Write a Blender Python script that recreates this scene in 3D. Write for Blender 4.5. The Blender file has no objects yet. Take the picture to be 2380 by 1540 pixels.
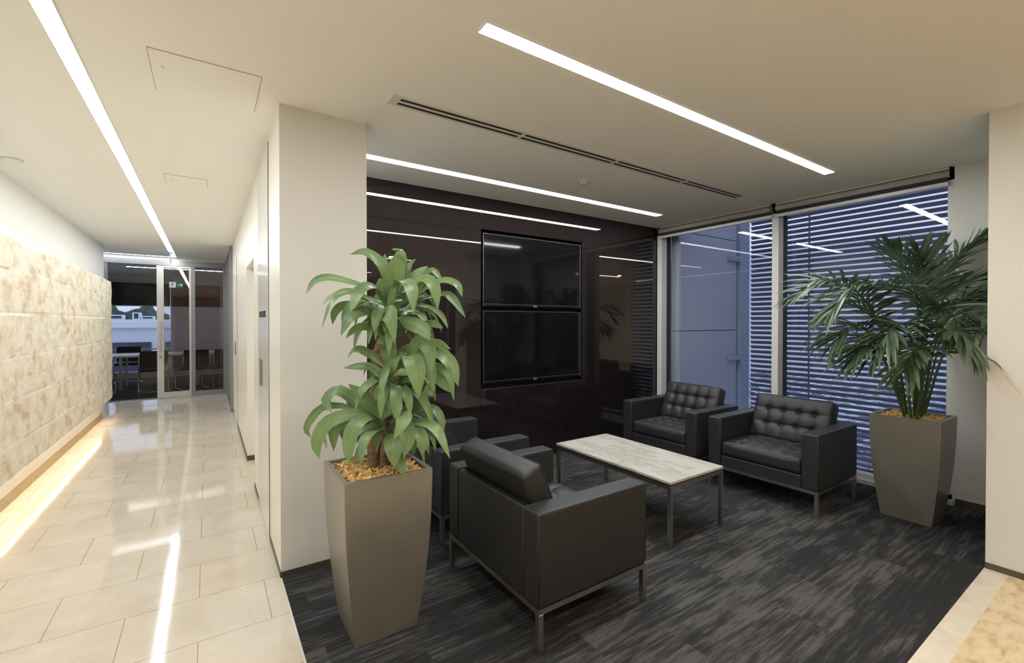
import bpy, bmesh, math, random
from mathutils import Vector, Matrix, noise
random.seed(7)
scene = bpy.context.scene
PI = math.pi
# ------------------------------------------------------------------ camera
H = 1.46
YAW = math.atan(707 / 1050.0)
PITCH = math.radians(0.5)
cam_data = bpy.data.cameras.new('camera')
cam = bpy.data.objects.new('camera', cam_data)
scene.collection.objects.link(cam)
cam_data.sensor_fit = 'HORIZONTAL'
cam_data.sensor_width = 36.0
cam_data.lens = 36.0 * 1050 / 2380
cam_data.shift_x = 0.0
cam_data.shift_y = (757.16 - 770) / 2380
cam_data.clip_start = 0.05
cam_data.clip_end = 400
cam.location = (0, 0, H)
cam.rotation_euler = (PI / 2 - PITCH, 0, -YAW)
scene.camera = cam
# ------------------------------------------------------------------ view, world
scene.view_settings.view_transform = 'Standard'
scene.view_settings.look = 'None'
scene.view_settings.gamma = 1.0
scene.view_settings.exposure = 0.12
scene.view_settings.use_curve_mapping = False
scene.cycles.use_denoising = True
scene.cycles.max_bounces = 10
scene.cycles.diffuse_bounces = 5
scene.cycles.glossy_bounces = 5
scene.cycles.transparent_max_bounces = 24
scene.cycles.sample_clamp_indirect = 6.0
scene.cycles.caustics_reflective = False
scene.cycles.caustics_refractive = False
world = bpy.data.worlds.new('dusk_sky')
scene.world = world
world.use_nodes = True
bgn = world.node_tree.nodes['Background']
bgn.inputs['Color'].default_value = (0.60, 0.67, 0.90, 1)
bgn.inputs['Strength'].default_value = 1.1
# lamp strengths (strips of the ceiling, warm strip under the stone, warm downlights of the lobby)
STRIP_LOUNGE = 60.0
STRIP_HALL = 37.0
STRIP_LOBBY = 42.0
UNDERGLOW = 70.0
DOWNLIGHT = 420.0

# ------------------------------------------------------------------ materials
def mat(name):
    m = bpy.data.materials.new(name); m.use_nodes = True
    nt = m.node_tree; nt.nodes.clear()
    out = nt.nodes.new('ShaderNodeOutputMaterial')
    b = nt.nodes.new('ShaderNodeBsdfPrincipled')
    nt.links.new(b.outputs[0], out.inputs[0])
    return m, nt, b, out
def N(nt, t, **kw):
    n = nt.nodes.new(t)
    for k, v in kw.items():
        if k.startswith('i_'):
            n.inputs[k[2:].replace('_', ' ')].default_value = v
        else:
            setattr(n, k, v)
    return n
def simple(name, col, rough=0.5, metal=0.0, spec=0.5, var=0.0, vscale=8, bump=0.0, bscale=200, coat=0.0):
    m, nt, b, out = mat(name)
    b.inputs['Base Color'].default_value = (*col, 1)
    b.inputs['Roughness'].default_value = rough
    b.inputs['Metallic'].default_value = metal
    b.inputs['Specular IOR Level'].default_value = spec
    b.inputs['Coat Weight'].default_value = coat
    tc = N(nt, 'ShaderNodeTexCoord')
    if var:
        n = N(nt, 'ShaderNodeTexNoise'); n.inputs['Scale'].default_value = vscale; n.inputs['Detail'].default_value = 4
        nt.links.new(tc.outputs['Object'], n.inputs['Vector'])
        r = N(nt, 'ShaderNodeValToRGB')
        r.color_ramp.elements[0].position = 0.3; r.color_ramp.elements[1].position = 0.7
        r.color_ramp.elements[0].color = (*[max(0, c * (1 - var)) for c in col], 1)
        r.color_ramp.elements[1].color = (*[min(1, c * (1 + var)) for c in col], 1)
        nt.links.new(n.outputs['Fac'], r.inputs[0]); nt.links.new(r.outputs[0], b.inputs['Base Color'])
    if bump:
        n = N(nt, 'ShaderNodeTexNoise'); n.inputs['Scale'].default_value = bscale; n.inputs['Detail'].default_value = 3
        nt.links.new(tc.outputs['Object'], n.inputs['Vector'])
        bp = N(nt, 'ShaderNodeBump'); bp.inputs['Strength'].default_value = bump; bp.inputs['Distance'].default_value = 0.002
        nt.links.new(n.outputs['Fac'], bp.inputs['Height']); nt.links.new(bp.outputs[0], b.inputs['Normal'])
    return m
def emit(name, col, s):
    m = bpy.data.materials.new(name); m.use_nodes = True
    nt = m.node_tree; nt.nodes.clear()
    out = nt.nodes.new('ShaderNodeOutputMaterial'); e = nt.nodes.new('ShaderNodeEmission')
    e.inputs[0].default_value = (*col, 1); e.inputs[1].default_value = s
    nt.links.new(e.outputs[0], out.inputs[0])
    return m
def glass(name, tint=(1, 1, 1), boost=1.6, rough=0.0):
    # thin architectural pane: fresnel mix of see-through and mirror
    m = bpy.data.materials.new(name); m.use_nodes = True
    nt = m.node_tree; nt.nodes.clear()
    out = nt.nodes.new('ShaderNodeOutputMaterial')
    t = nt.nodes.new('ShaderNodeBsdfTransparent'); t.inputs[0].default_value = (*tint, 1)
    g = nt.nodes.new('ShaderNodeBsdfGlossy'); g.inputs['Roughness'].default_value = rough
    f = nt.nodes.new('ShaderNodeFresnel'); f.inputs['IOR'].default_value = 1.5
    mu = N(nt, 'ShaderNodeMath', operation='MULTIPLY', use_clamp=True); mu.inputs[1].default_value = boost
    mx = nt.nodes.new('ShaderNodeMixShader')
    nt.links.new(f.outputs[0], mu.inputs[0]); nt.links.new(mu.outputs[0], mx.inputs[0])
    nt.links.new(t.outputs[0], mx.inputs[1]); nt.links.new(g.outputs[0], mx.inputs[2])
    nt.links.new(mx.outputs[0], out.inputs[0])
    return m

M = {}
M['ceiling'] = simple('ceiling_paint', (0.92, 0.905, 0.865), 0.9, spec=0.2)
M['wall'] = simple('wall_paint', (0.66, 0.645, 0.60), 0.6, spec=0.25)
M['wall_white'] = simple('white_wall_paint', (0.90, 0.89, 0.86), 0.6, spec=0.25)
M['lining'] = simple('lining_panel', (0.84, 0.82, 0.76), 0.28, spec=0.4)
M['lining_cool'] = simple('cupboard_lacquer', (0.74, 0.74, 0.72), 0.16, spec=0.5)
M['skirting'] = simple('skirting_bronze', (0.10, 0.085, 0.065), 0.4, metal=0.4)
M['hatch_line'] = simple('hatch_line', (0.50, 0.47, 0.40), 0.8)
M['brass'] = simple('brass_plate', (0.30, 0.24, 0.16), 0.35, metal=0.7)
M['gold_skirt'] = simple('tan_skirting', (0.50, 0.38, 0.22), 0.4, var=0.08)
M['leather'] = simple('black_leather', (0.019, 0.019, 0.020), 0.50, spec=0.45, bump=0.25, bscale=420)
M['chrome'] = simple('brushed_steel', (0.50, 0.485, 0.45), 0.32, metal=1.0, var=0.1, vscale=20)
M['planter'] = simple('pewter_lacquer', (0.255, 0.24, 0.205), 0.33, metal=0.5, var=0.10, vscale=3, coat=0.15)
M['planter_in'] = simple('planter_inner', (0.10, 0.092, 0.08), 0.5)
M['panel_dark'] = simple('smoked_back_painted_glass', (0.012, 0.009, 0.009), 0.015, spec=0.50)
M['recess'] = simple('recess_black', (0.004, 0.004, 0.004), 0.6, spec=0.2)
M['tv_body'] = simple('tv_casing', (0.006, 0.006, 0.007), 0.12, spec=0.5)
M['tv_screen'] = simple('tv_glass', (0.004, 0.004, 0.005), 0.06, spec=0.35)
M['silver'] = simple('silver_print', (0.6, 0.6, 0.62), 0.3, metal=0.6)
M['frame_cream'] = simple('window_frame_enamel', (0.62, 0.61, 0.58), 0.4)
M['gasket'] = simple('gasket', (0.01, 0.012, 0.02), 0.6)
M['blind_beige'] = simple('blind_fabric', (0.36, 0.34, 0.30), 0.85)
M['blind_dark'] = simple('blind_dark_fabric', (0.02, 0.022, 0.026), 0.8)
M['door_steel'] = simple('door_frame_metal', (0.27, 0.275, 0.28), 0.45, metal=0.3)
M['door_leaf'] = simple('door_leaf_metal', (0.60, 0.575, 0.52), 0.4, metal=0.2)
M['black'] = simple('black_plastic', (0.010, 0.010, 0.011), 0.6, spec=0.15)
M['white_top'] = simple('white_laminate', (0.75, 0.77, 0.82), 0.35)
M['wood_edge'] = simple('timber_edge', (0.45, 0.32, 0.2), 0.5)
M['slat'] = simple('louvre_aluminium', (0.155, 0.17, 0.23), 0.5, metal=0.2)
M['clad'] = simple('outdoor_cladding', (0.40, 0.43, 0.52), 0.35, metal=0.1)
M['clad_post'] = simple('outdoor_post', (0.34, 0.38, 0.50), 0.4, metal=0.1)
M['brown_wall'] = simple('walnut_panelling', (0.20, 0.125, 0.075), 0.5, var=0.2, vscale=3)
M['door_wood'] = simple('dark_wood_door', (0.06, 0.03, 0.018), 0.4)
M['lead_glass'] = simple('door_grid_pane', (0.30, 0.28, 0.25), 0.4)
M['glass_win'] = glass('window_glass', (0.93, 0.95, 0.98), 1.7)
M['glass_door'] = glass('door_glass', (0.66, 0.65, 0.68), 1.6)
M['glass_clear'] = glass('clear_glass', (0.97, 0.98, 1.0), 0.35)
M['glass_smoke'] = glass('smoked_glass', (0.22, 0.19, 0.17), 2.0)
M['strip_lounge'] = emit('light_strip_lounge', (0.95, 0.985, 1.0), STRIP_LOUNGE)
M['strip_hall'] = emit('light_strip_hall', (0.93, 0.98, 1.0), STRIP_HALL)
M['strip_lobby'] = emit('light_strip_lobby', (1.0, 0.95, 0.88), STRIP_LOBBY)
M['underglow'] = emit('warm_led', (1.0, 0.80, 0.52), UNDERGLOW)
M['downlight'] = emit('warm_downlight', (1.0, 0.78, 0.55), DOWNLIGHT)
M['sign_green'] = emit('sign_green', (0.02, 0.10, 0.06), 1.0)
M['sign_white'] = emit('sign_white', (0.75, 0.85, 0.80), 1.0)
M['sign_acrylic'] = emit('sign_acrylic_edge', (0.55, 0.66, 0.85), 0.9)
M['trim_white'] = simple('white_trim', (0.72, 0.71, 0.67), 0.5)
M['slot'] = simple('vent_dark', (0.012, 0.011, 0.01), 0.8)
M['soil'] = simple('bark_under', (0.22, 0.13, 0.05), 0.9)

def marble_floor():
    m, nt, b, out = mat('polished_limestone_tiles')
    tc = N(nt, 'ShaderNodeTexCoord')
    mp = N(nt, 'ShaderNodeMapping'); mp.inputs['Location'].default_value = (0.044 + 12.0, 1.5 + 8.0, 0)
    nt.links.new(tc.outputs['Object'], mp.inputs[0])
    br = N(nt, 'ShaderNodeTexBrick'); br.offset = 0.5; br.offset_frequency = 2
    br.inputs['Scale'].default_value = 1.0; br.inputs['Brick Width'].default_value = 0.6; br.inputs['Row Height'].default_value = 0.4
    br.inputs['Mortar Size'].default_value = 0.0016; br.inputs['Mortar Smooth'].default_value = 0.1; br.inputs['Bias'].default_value = 0
    br.inputs['Color1'].default_value = (0.60, 0.55, 0.475, 1); br.inputs['Color2'].default_value = (0.63, 0.58, 0.50, 1)
    br.inputs['Mortar'].default_value = (0.30, 0.22, 0.13, 1)
    nt.links.new(mp.outputs[0], br.inputs['Vector'])
    n1 = N(nt, 'ShaderNodeTexNoise'); n1.inputs['Scale'].default_value = 3.0; n1.inputs['Detail'].default_value = 8; n1.inputs['Distortion'].default_value = 1.2
    nt.links.new(tc.outputs['Object'], n1.inputs['Vector'])
    r1 = N(nt, 'ShaderNodeValToRGB'); r1.color_ramp.elements[0].position = 0.35; r1.color_ramp.elements[0].color = (0.94, 0.92, 0.88, 1)
    r1.color_ramp.elements[1].position = 0.65; r1.color_ramp.elements[1].color = (1.04, 1.03, 1.02, 1)
    nt.links.new(n1.outputs['Fac'], r1.inputs[0])
    n2 = N(nt, 'ShaderNodeTexNoise'); n2.inputs['Scale'].default_value = 2.2; n2.inputs['Detail'].default_value = 10; n2.inputs['Distortion'].default_value = 2.0; n2.inputs['Roughness'].default_value = 0.65
    nt.links.new(tc.outputs['Object'], n2.inputs['Vector'])
    r2 = N(nt, 'ShaderNodeValToRGB')
    e = r2.color_ramp.elements; e[0].position = 0.492; e[0].color = (1, 1, 1, 1); e[1].position = 0.508; e[1].color = (1, 1, 1, 1)
    k = r2.color_ramp.elements.new(0.5); k.color = (0.84, 0.78, 0.68, 1)
    nt.links.new(n2.outputs['Fac'], r2.inputs[0])
    m1 = N(nt, 'ShaderNodeMix', data_type='RGBA', blend_type='MULTIPLY'); m1.inputs['Factor'].default_value = 1
    nt.links.new(br.outputs['Color'], m1.inputs['A']); nt.links.new(r1.outputs[0], m1.inputs['B'])
    m2 = N(nt, 'ShaderNodeMix', data_type='RGBA', blend_type='MULTIPLY'); m2.inputs['Factor'].default_value = 0.6
    nt.links.new(m1.outputs['Result'], m2.inputs['A']); nt.links.new(r2.outputs[0], m2.inputs['B'])
    nt.links.new(m2.outputs['Result'], b.inputs['Base Color'])
    b.inputs['Roughness'].default_value = 0.072; b.inputs['Specular IOR Level'].default_value = 0.36
    # each tile lies a touch out of level: soft waviness
    n3 = N(nt, 'ShaderNodeTexNoise'); n3.inputs['Scale'].default_value = 1.6; n3.inputs['Detail'].default_value = 1
    nt.links.new(tc.outputs['Object'], n3.inputs['Vector'])
    bp = N(nt, 'ShaderNodeBump'); bp.inputs['Strength'].default_value = 0.25; bp.inputs['Distance'].default_value = 0.004
    nt.links.new(n3.outputs['Fac'], bp.inputs['Height'])
    bp2 = N(nt, 'ShaderNodeBump'); bp2.invert = True; bp2.inputs['Strength'].default_value = 0.5; bp2.inputs['Distance'].default_value = 0.001
    nt.links.new(br.outputs['Fac'], bp2.inputs['Height']); nt.links.new(bp.outputs[0], bp2.inputs['Normal'])
    nt.links.new(bp2.outputs[0], b.inputs['Normal'])
    return m
M['marble_floor'] = marble_floor()

def carpet():
    m, nt, b, out = mat('charcoal_plank_carpet')
    tc = N(nt, 'ShaderNodeTexCoord')
    br = N(nt, 'ShaderNodeTexBrick'); br.offset = 0.37; br.offset_frequency = 2
    br.inputs['Scale'].default_value = 1.0; br.inputs['Brick Width'].default_value = 1.0; br.inputs['Row Height'].default_value = 0.25
    br.inputs['Mortar Size'].default_value = 0.0; br.inputs['Color1'].default_value = (0, 0, 0, 1); br.inputs['Color2'].default_value = (1, 1, 1, 1)
    mp0 = N(nt, 'ShaderNodeMapping'); mp0.inputs['Location'].default_value = (10.2, 10.1, 0)
    nt.links.new(tc.outputs['Object'], mp0.inputs[0]); nt.links.new(mp0.outputs[0], br.inputs['Vector'])
    sep = N(nt, 'ShaderNodeSeparateColor'); nt.links.new(br.outputs['Color'], sep.inputs[0])
    # per-plank shift of the streak pattern
    cmb = N(nt, 'ShaderNodeCombineXYZ'); mul = N(nt, 'ShaderNodeMath', operation='MULTIPLY'); mul.inputs[1].default_value = 13.7
    nt.links.new(sep.outputs[0], mul.inputs[0]); nt.links.new(mul.outputs[0], cmb.inputs[0]); nt.links.new(mul.outputs[0], cmb.inputs[1])
    add = N(nt, 'ShaderNodeVectorMath', operation='ADD'); nt.links.new(tc.outputs['Object'], add.inputs[0]); nt.links.new(cmb.outputs[0], add.inputs[1])
    mp = N(nt, 'ShaderNodeMapping'); mp.inputs['Scale'].default_value = (2.8, 46, 1); nt.links.new(add.outputs[0], mp.inputs[0])
    n1 = N(nt, 'ShaderNodeTexNoise'); n1.inputs['Scale'].default_value = 1.0; n1.inputs['Detail'].default_value = 7; n1.inputs['Roughness'].default_value = 0.74
    nt.links.new(mp.outputs[0], n1.inputs['Vector'])
    mp2 = N(nt, 'ShaderNodeMapping'); mp2.inputs['Scale'].default_value = (2.6, 7.5, 1); nt.links.new(add.outputs[0], mp2.inputs[0])
    n2 = N(nt, 'ShaderNodeTexNoise'); n2.inputs['Scale'].default_value = 1.0; n2.inputs['Detail'].default_value = 5; n2.inputs['Roughness'].default_value = 0.6
    nt.links.new(mp2.outputs[0], n2.inputs['Vector'])
    a1 = N(nt, 'ShaderNodeMath', operation='MULTIPLY_ADD'); a1.inputs[1].default_value = 0.85
    nt.links.new(n1.outputs['Fac'], a1.inputs[0])
    a2 = N(nt, 'ShaderNodeMath', operation='MULTIPLY'); a2.inputs[1].default_value = 0.5
    nt.links.new(n2.outputs['Fac'], a2.inputs[0]); nt.links.new(a2.outputs[0], a1.inputs[2])
    a3 = N(nt, 'ShaderNodeMath', operation='MULTIPLY_ADD'); a3.inputs[1].default_value = 0.12
    nt.links.new(sep.outputs[0], a3.inputs[0]); nt.links.new(a1.outputs[0], a3.inputs[2])
    r = N(nt, 'ShaderNodeValToRGB'); e = r.color_ramp.elements
    e[0].position = 0.69; e[0].color = (0.024, 0.024, 0.025, 1); e[1].position = 0.84; e[1].color = (0.080, 0.078, 0.076, 1)
    k = e.new(0.76); k.color = (0.042, 0.041, 0.041, 1)
    nt.links.new(a3.outputs[0], r.inputs[0])
    # looped pile: diagonal rib
    wv = N(nt, 'ShaderNodeTexNoise'); wv.inputs['Scale'].default_value = 260; wv.inputs['Detail'].default_value = 1
    nt.links.new(tc.outputs['Object'], wv.inputs['Vector'])
    r2 = N(nt, 'ShaderNodeValToRGB'); r2.color_ramp.elements[0].position = 0.3; r2.color_ramp.elements[0].color = (0.55, 0.55, 0.55, 1)
    r2.color_ramp.elements[1].position = 0.7; r2.color_ramp.elements[1].color = (1.45, 1.45, 1.45, 1)
    nt.links.new(wv.outputs['Fac'], r2.inputs[0])
    mx = N(nt, 'ShaderNodeMix', data_type='RGBA', blend_type='MULTIPLY'); mx.inputs['Factor'].default_value = 1
    nt.links.new(r.outputs[0], mx.inputs['A']); nt.links.new(r2.outputs[0], mx.inputs['B'])
    nt.links.new(mx.outputs['Result'], b.inputs['Base Color'])
    b.inputs['Roughness'].default_value = 0.95; b.inputs['Specular IOR Level'].default_value = 0.15
    bp = N(nt, 'ShaderNodeBump'); bp.inputs['Strength'].default_value = 0.6; bp.inputs['Distance'].default_value = 0.003
    nt.links.new(wv.outputs['Fac'], bp.inputs['Height']); nt.links.new(bp.outputs[0], b.inputs['Normal'])
    return m
M['carpet'] = carpet()

def blotch(name, cols, scale, stretch=(1, 1, 1), rough=0.5, detail=8, dist=0.5, bump=0.0, spec=0.4, rot=0.0, bscale=None):
    m, nt, b, out = mat(name)
    tc = N(nt, 'ShaderNodeTexCoord'); mp = N(nt, 'ShaderNodeMapping'); mp.inputs['Scale'].default_value = stretch; mp.inputs['Rotation'].default_value = (0, 0, rot)
    nt.links.new(tc.outputs['Object'], mp.inputs[0])
    n = N(nt, 'ShaderNodeTexNoise'); n.inputs['Scale'].default_value = scale; n.inputs['Detail'].default_value = detail; n.inputs['Distortion'].default_value = dist; n.inputs['Roughness'].default_value = 0.6
    nt.links.new(mp.outputs[0], n.inputs['Vector'])
    r = N(nt, 'ShaderNodeValToRGB'); e = r.color_ramp.elements
    e[0].position = cols[0][0]; e[0].color = (*cols[0][1], 1); e[1].position = cols[-1][0]; e[1].color = (*cols[-1][1], 1)
    for p, c in cols[1:-1]:
        k = e.new(p); k.color = (*c, 1)
    nt.links.new(n.outputs['Fac'], r.inputs[0]); nt.links.new(r.outputs[0], b.inputs['Base Color'])
    b.inputs['Roughness'].default_value = rough; b.inputs['Specular IOR Level'].default_value = spec
    if bump:
        n2 = N(nt, 'ShaderNodeTexNoise'); n2.inputs['Scale'].default_value = bscale or scale * 6; n2.inputs['Detail'].default_value = 8
        nt.links.new(mp.outputs[0], n2.inputs['Vector'])
        bp = N(nt, 'ShaderNodeBump'); bp.inputs['Strength'].default_value = bump; bp.inputs['Distance'].default_value = 0.01
        nt.links.new(n2.outputs['Fac'], bp.inputs['Height']); nt.links.new(bp.outputs[0], b.inputs['Normal'])
    return m
M['stone'] = blotch('split_faced_limestone', [(0.33, (0.60, 0.48, 0.33)), (0.44, (0.73, 0.635, 0.50)), (0.52, (0.79, 0.72, 0.60)), (0.7, (0.83, 0.79, 0.71))], 5.5, (1, 1, 1.5), 0.85, 12, 0.3, 0.35, 0.2, bscale=40)
M['table_marble'] = blotch('veined_marble', [(0.40, (0.44, 0.415, 0.37)), (0.455, (0.36, 0.335, 0.30)), (0.50, (0.455, 0.43, 0.385)), (0.62, (0.475, 0.45, 0.40))], 1.6, (5.0, 1.6, 1), 0.12, 9, 1.2, rot=0.25)
M['amber_floor'] = blotch('amber_limestone', [(0.3, (0.46, 0.33, 0.18)), (0.5, (0.64, 0.50, 0.31)), (0.7, (0.70, 0.57, 0.38))], 9, (1.0, 2.2, 1), 0.12, 8, 0.35)
M['pale_strip'] = blotch('pale_limestone_strip', [(0.3, (0.60, 0.53, 0.41)), (0.7, (0.70, 0.64, 0.52))], 6, (1, 1, 1), 0.15, 8, 1.0)
M['cane'] = blotch('dracaena_bark', [(0.3, (0.12, 0.08, 0.045)), (0.55, (0.30, 0.21, 0.12)), (0.8, (0.42, 0.31, 0.18))], 14, (1, 1, 4.0), 0.8, 6, 0.6, 0.8)
M['chips'] = blotch('wood_chips', [(0.3, (0.42, 0.22, 0.07)), (0.5, (0.68, 0.44, 0.17)), (0.72, (0.80, 0.62, 0.33))], 28, (1, 1, 1), 0.8, 3, 0.2)

def leaf_mat(name, c0, c1, rough, stripe=True):
    m, nt, b, out = mat(name)
    tc = N(nt, 'ShaderNodeTexCoord')
    n = N(nt, 'ShaderNodeTexNoise'); n.inputs['Scale'].default_value = 7; n.inputs['Detail'].default_value = 3
    nt.links.new(tc.outputs['Object'], n.inputs['Vector'])
    r = N(nt, 'ShaderNodeValToRGB'); r.color_ramp.elements[0].position = 0.35; r.color_ramp.elements[1].position = 0.65
    r.color_ramp.elements[0].color = (*c0, 1); r.color_ramp.elements[1].color = (*c1, 1)
    nt.links.new(n.outputs['Fac'], r.inputs[0])
    col = r.outputs[0]
    if stripe:
        uv = N(nt, 'ShaderNodeUVMap'); uv.uv_map = 'UVMap'
        sp = N(nt, 'ShaderNodeSeparateXYZ'); nt.links.new(uv.outputs[0], sp.inputs[0])
        s = N(nt, 'ShaderNodeMath', operation='MULTIPLY'); s.inputs[1].default_value = 38.0
        nt.links.new(sp.outputs[0], s.inputs[0])
        sn = N(nt, 'ShaderNodeMath', operation='SINE'); nt.links.new(s.outputs[0], sn.inputs[0])
        rr = N(nt, 'ShaderNodeValToRGB'); rr.color_ramp.elements[0].color = (0.86, 0.9, 0.86, 1); rr.color_ramp.elements[1].color = (1.15, 1.1, 0.95, 1)
        nt.links.new(sn.outputs[0], rr.inputs[0])
        mx = N(nt, 'ShaderNodeMix', data_type='RGBA', blend_type='MULTIPLY'); mx.inputs['Factor'].default_value = 1
        nt.links.new(col, mx.inputs['A']); nt.links.new(rr.outputs[0], mx.inputs['B']); col = mx.outputs['Result']
        # paler band along the midrib
        rb = N(nt, 'ShaderNodeValToRGB'); e = rb.color_ramp.elements
        e[0].position = 0.38; e[0].color = (0, 0, 0, 1); e[1].position = 0.62; e[1].color = (0, 0, 0, 1); k = e.new(0.5); k.color = (1, 1, 1, 1)
        nt.links.new(sp.outputs[0], rb.inputs[0])
        m3 = N(nt, 'ShaderNodeMix', data_type='RGBA', blend_type='MIX'); m3.inputs['B'].default_value = (0.24, 0.36, 0.11, 1)
        mm = N(nt, 'ShaderNodeMath', operation='MULTIPLY'); mm.inputs[1].default_value = 0.45
        nt.links.new(rb.outputs[0], mm.inputs[0]); nt.links.new(mm.outputs[0], m3.inputs['Factor'])
        nt.links.new(col, m3.inputs['A']); col = m3.outputs['Result']
    nt.links.new(col, b.inputs['Base Color'])
    b.inputs['Roughness'].default_value = rough; b.inputs['Specular IOR Level'].default_value = 0.5
    tr = N(nt, 'ShaderNodeBsdfTranslucent'); nt.links.new(col, tr.inputs['Color'])
    mx2 = N(nt, 'ShaderNodeMixShader'); mx2.inputs[0].default_value = 0.18
    nt.links.new(b.outputs[0], mx2.inputs[1]); nt.links.new(tr.outputs[0], mx2.inputs[2]); nt.links.new(mx2.outputs[0], out.inputs[0])
    return m
M['drac_leaf'] = leaf_mat('dracaena_leaf', (0.135, 0.225, 0.10), (0.215, 0.325, 0.145), 0.36)
M['palm_leaf'] = leaf_mat('palm_leaf', (0.048, 0.085, 0.042), (0.095, 0.145, 0.078), 0.40, False)
M['palm_stem'] = simple('palm_stem', (0.055, 0.085, 0.03), 0.5, var=0.2)
M['tree'] = blotch('outdoor_foliage', [(0.3, (0.04, 0.06, 0.05)), (0.7, (0.12, 0.16, 0.12))], 3, rough=0.9)
M['bld_white'] = simple('pale_render', (0.84, 0.86, 0.88), 0.8)
M['bld_blue'] = simple('blue_grey_render', (0.74, 0.77, 0.82), 0.8)
M['bld_dark'] = simple('dark_glazing', (0.03, 0.045, 0.075), 0.15)
M['street'] = blotch('street', [(0.42, (0.07, 0.08, 0.11)), (0.50, (0.20, 0.23, 0.29)), (0.56, (0.80, 0.84, 0.9))], 1.6, (1, 0.5, 1), 0.9, 6, 1.0)

# ------------------------------------------------------------------ mesh helpers
coll = scene.collection
def mk(name, bm, m, parent=None, smooth=False, mats=None):
    me = bpy.data.meshes.new(name); bm.to_mesh(me); bm.free()
    for mm in (mats or [m]): me.materials.append(mm)
    if smooth:
        for p in me.polygons: p.use_smooth = p.area < 0.01
    o = bpy.data.objects.new(name, me); coll.objects.link(o)
    if parent: o.parent = parent
    return o
def tag(o, label=None, cat=None, group=None, kind=None):
    if label: o['label'] = label
    if cat: o['category'] = cat
    if group: o['group'] = group
    if kind: o['kind'] = kind
    return o
def empty(name, loc=(0, 0, 0), rz=0.0, label=None, cat=None, group=None):
    o = bpy.data.objects.new(name, None); o.location = loc; o.rotation_euler = (0, 0, rz); o.empty_display_size = 0.1
    coll.objects.link(o); tag(o, label, cat, group); return o
def box(bm, x0, x1, y0, y1, z0, z1, bevel=0.0, seg=2, mi=0):
    vs = [bm.verts.new(p) for p in ((x0, y0, z0), (x1, y0, z0), (x1, y1, z0), (x0, y1, z0), (x0, y0, z1), (x1, y0, z1), (x1, y1, z1), (x0, y1, z1))]
    fs = [bm.faces.new([vs[i] for i in f]) for f in ((0, 3, 2, 1), (4, 5, 6, 7), (0, 1, 5, 4), (1, 2, 6, 5), (2, 3, 7, 6), (3, 0, 4, 7))]
    for f in fs: f.material_index = mi
    if bevel:
        es = list({e for f in fs for e in f.edges})
        bmesh.ops.bevel(bm, geom=es, offset=bevel, segments=seg, profile=0.5, affect='EDGES')
    return vs
def bxo(name, dims, m, parent=None, bevel=0.0, seg=2):
    bm = bmesh.new(); box(bm, *dims, bevel=bevel, seg=seg); return mk(name, bm, m, parent)
def struct(name, dims, m, bevel=0.0):
    return tag(bxo(name, dims, m, None, bevel), kind='structure')
def cyl(bm, p0, p1, r0, r1=None, n=12, caps=True):
    p0, p1 = Vector(p0), Vector(p1); r1 = r0 if r1 is None else r1
    d = (p1 - p0).normalized(); a = d.orthogonal().normalized(); b = d.cross(a)
    A = [bm.verts.new(p0 + (a * math.cos(2 * PI * i / n) + b * math.sin(2 * PI * i / n)) * r0) for i in range(n)]
    B = [bm.verts.new(p1 + (a * math.cos(2 * PI * i / n) + b * math.sin(2 * PI * i / n)) * r1) for i in range(n)]
    for i in range(n): bm.faces.new((A[i], A[(i + 1) % n], B[(i + 1) % n], B[i]))
    if caps: bm.faces.new(A[::-1]); bm.faces.new(B)
def tube(bm, pts, rads, n=8):
    pts = [Vector(p) for p in pts]; rings = []
    prev = None
    for i, p in enumerate(pts):
        d = (pts[min(i + 1, len(pts) - 1)] - pts[max(i - 1, 0)]).normalized()
        a = d.orthogonal().normalized() if prev is None else (prev - d * prev.dot(d)).normalized()
        prev = a; b = d.cross(a); r = rads[i] if hasattr(rads, '__len__') else rads
        rings.append([bm.verts.new(p + (a * math.cos(2 * PI * k / n) + b * math.sin(2 * PI * k / n)) * r) for k in range(n)])
    for i in range(len(rings) - 1):
        for k in range(n): bm.faces.new((rings[i][k], rings[i][(k + 1) % n], rings[i + 1][(k + 1) % n], rings[i + 1][k]))
    bm.faces.new(rings[0][::-1]); bm.faces.new(rings[-1])
def spline(pts, n):
    P = [Vector(p) for p in pts]; P = [P[0] * 2 - P[1]] + P + [P[-1] * 2 - P[-2]]
    out = []; segs = len(P) - 3
    for i in range(n + 1):
        t = i / n * segs; k = min(int(t), segs - 1); u = t - k
        a, b, c, d = P[k:k + 4]
        out.append(0.5 * ((2 * b) + (c - a) * u + (2 * a - 5 * b + 4 * c - d) * u * u + (3 * b - a - 3 * c + d) * u ** 3))
    return out
def copy_tree(o, parent=None):
    c = o.copy(); coll.objects.link(c)
    if parent: c.parent = parent
    for ch in list(o.children): copy_tree(ch, c)
    return c
def text_obj(name, s, size, m, parent, loc, rot, depth=0.001):
    cu = bpy.data.curves.new(name, 'FONT'); cu.body = s; cu.size = size; cu.extrude = depth; cu.align_x = 'CENTER'; cu.align_y = 'CENTER'
    t = bpy.data.objects.new(name + '_curve', cu); coll.objects.link(t)
    dg = bpy.context.evaluated_depsgraph_get(); me = bpy.data.meshes.new_from_object(t.evaluated_get(dg))
    bpy.data.objects.remove(t)
    me.materials.clear(); me.materials.append(m)
    o = bpy.data.objects.new(name, me); coll.objects.link(o); o.location = loc; o.rotation_euler = rot
    if parent: o.parent = parent
    return o
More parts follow.
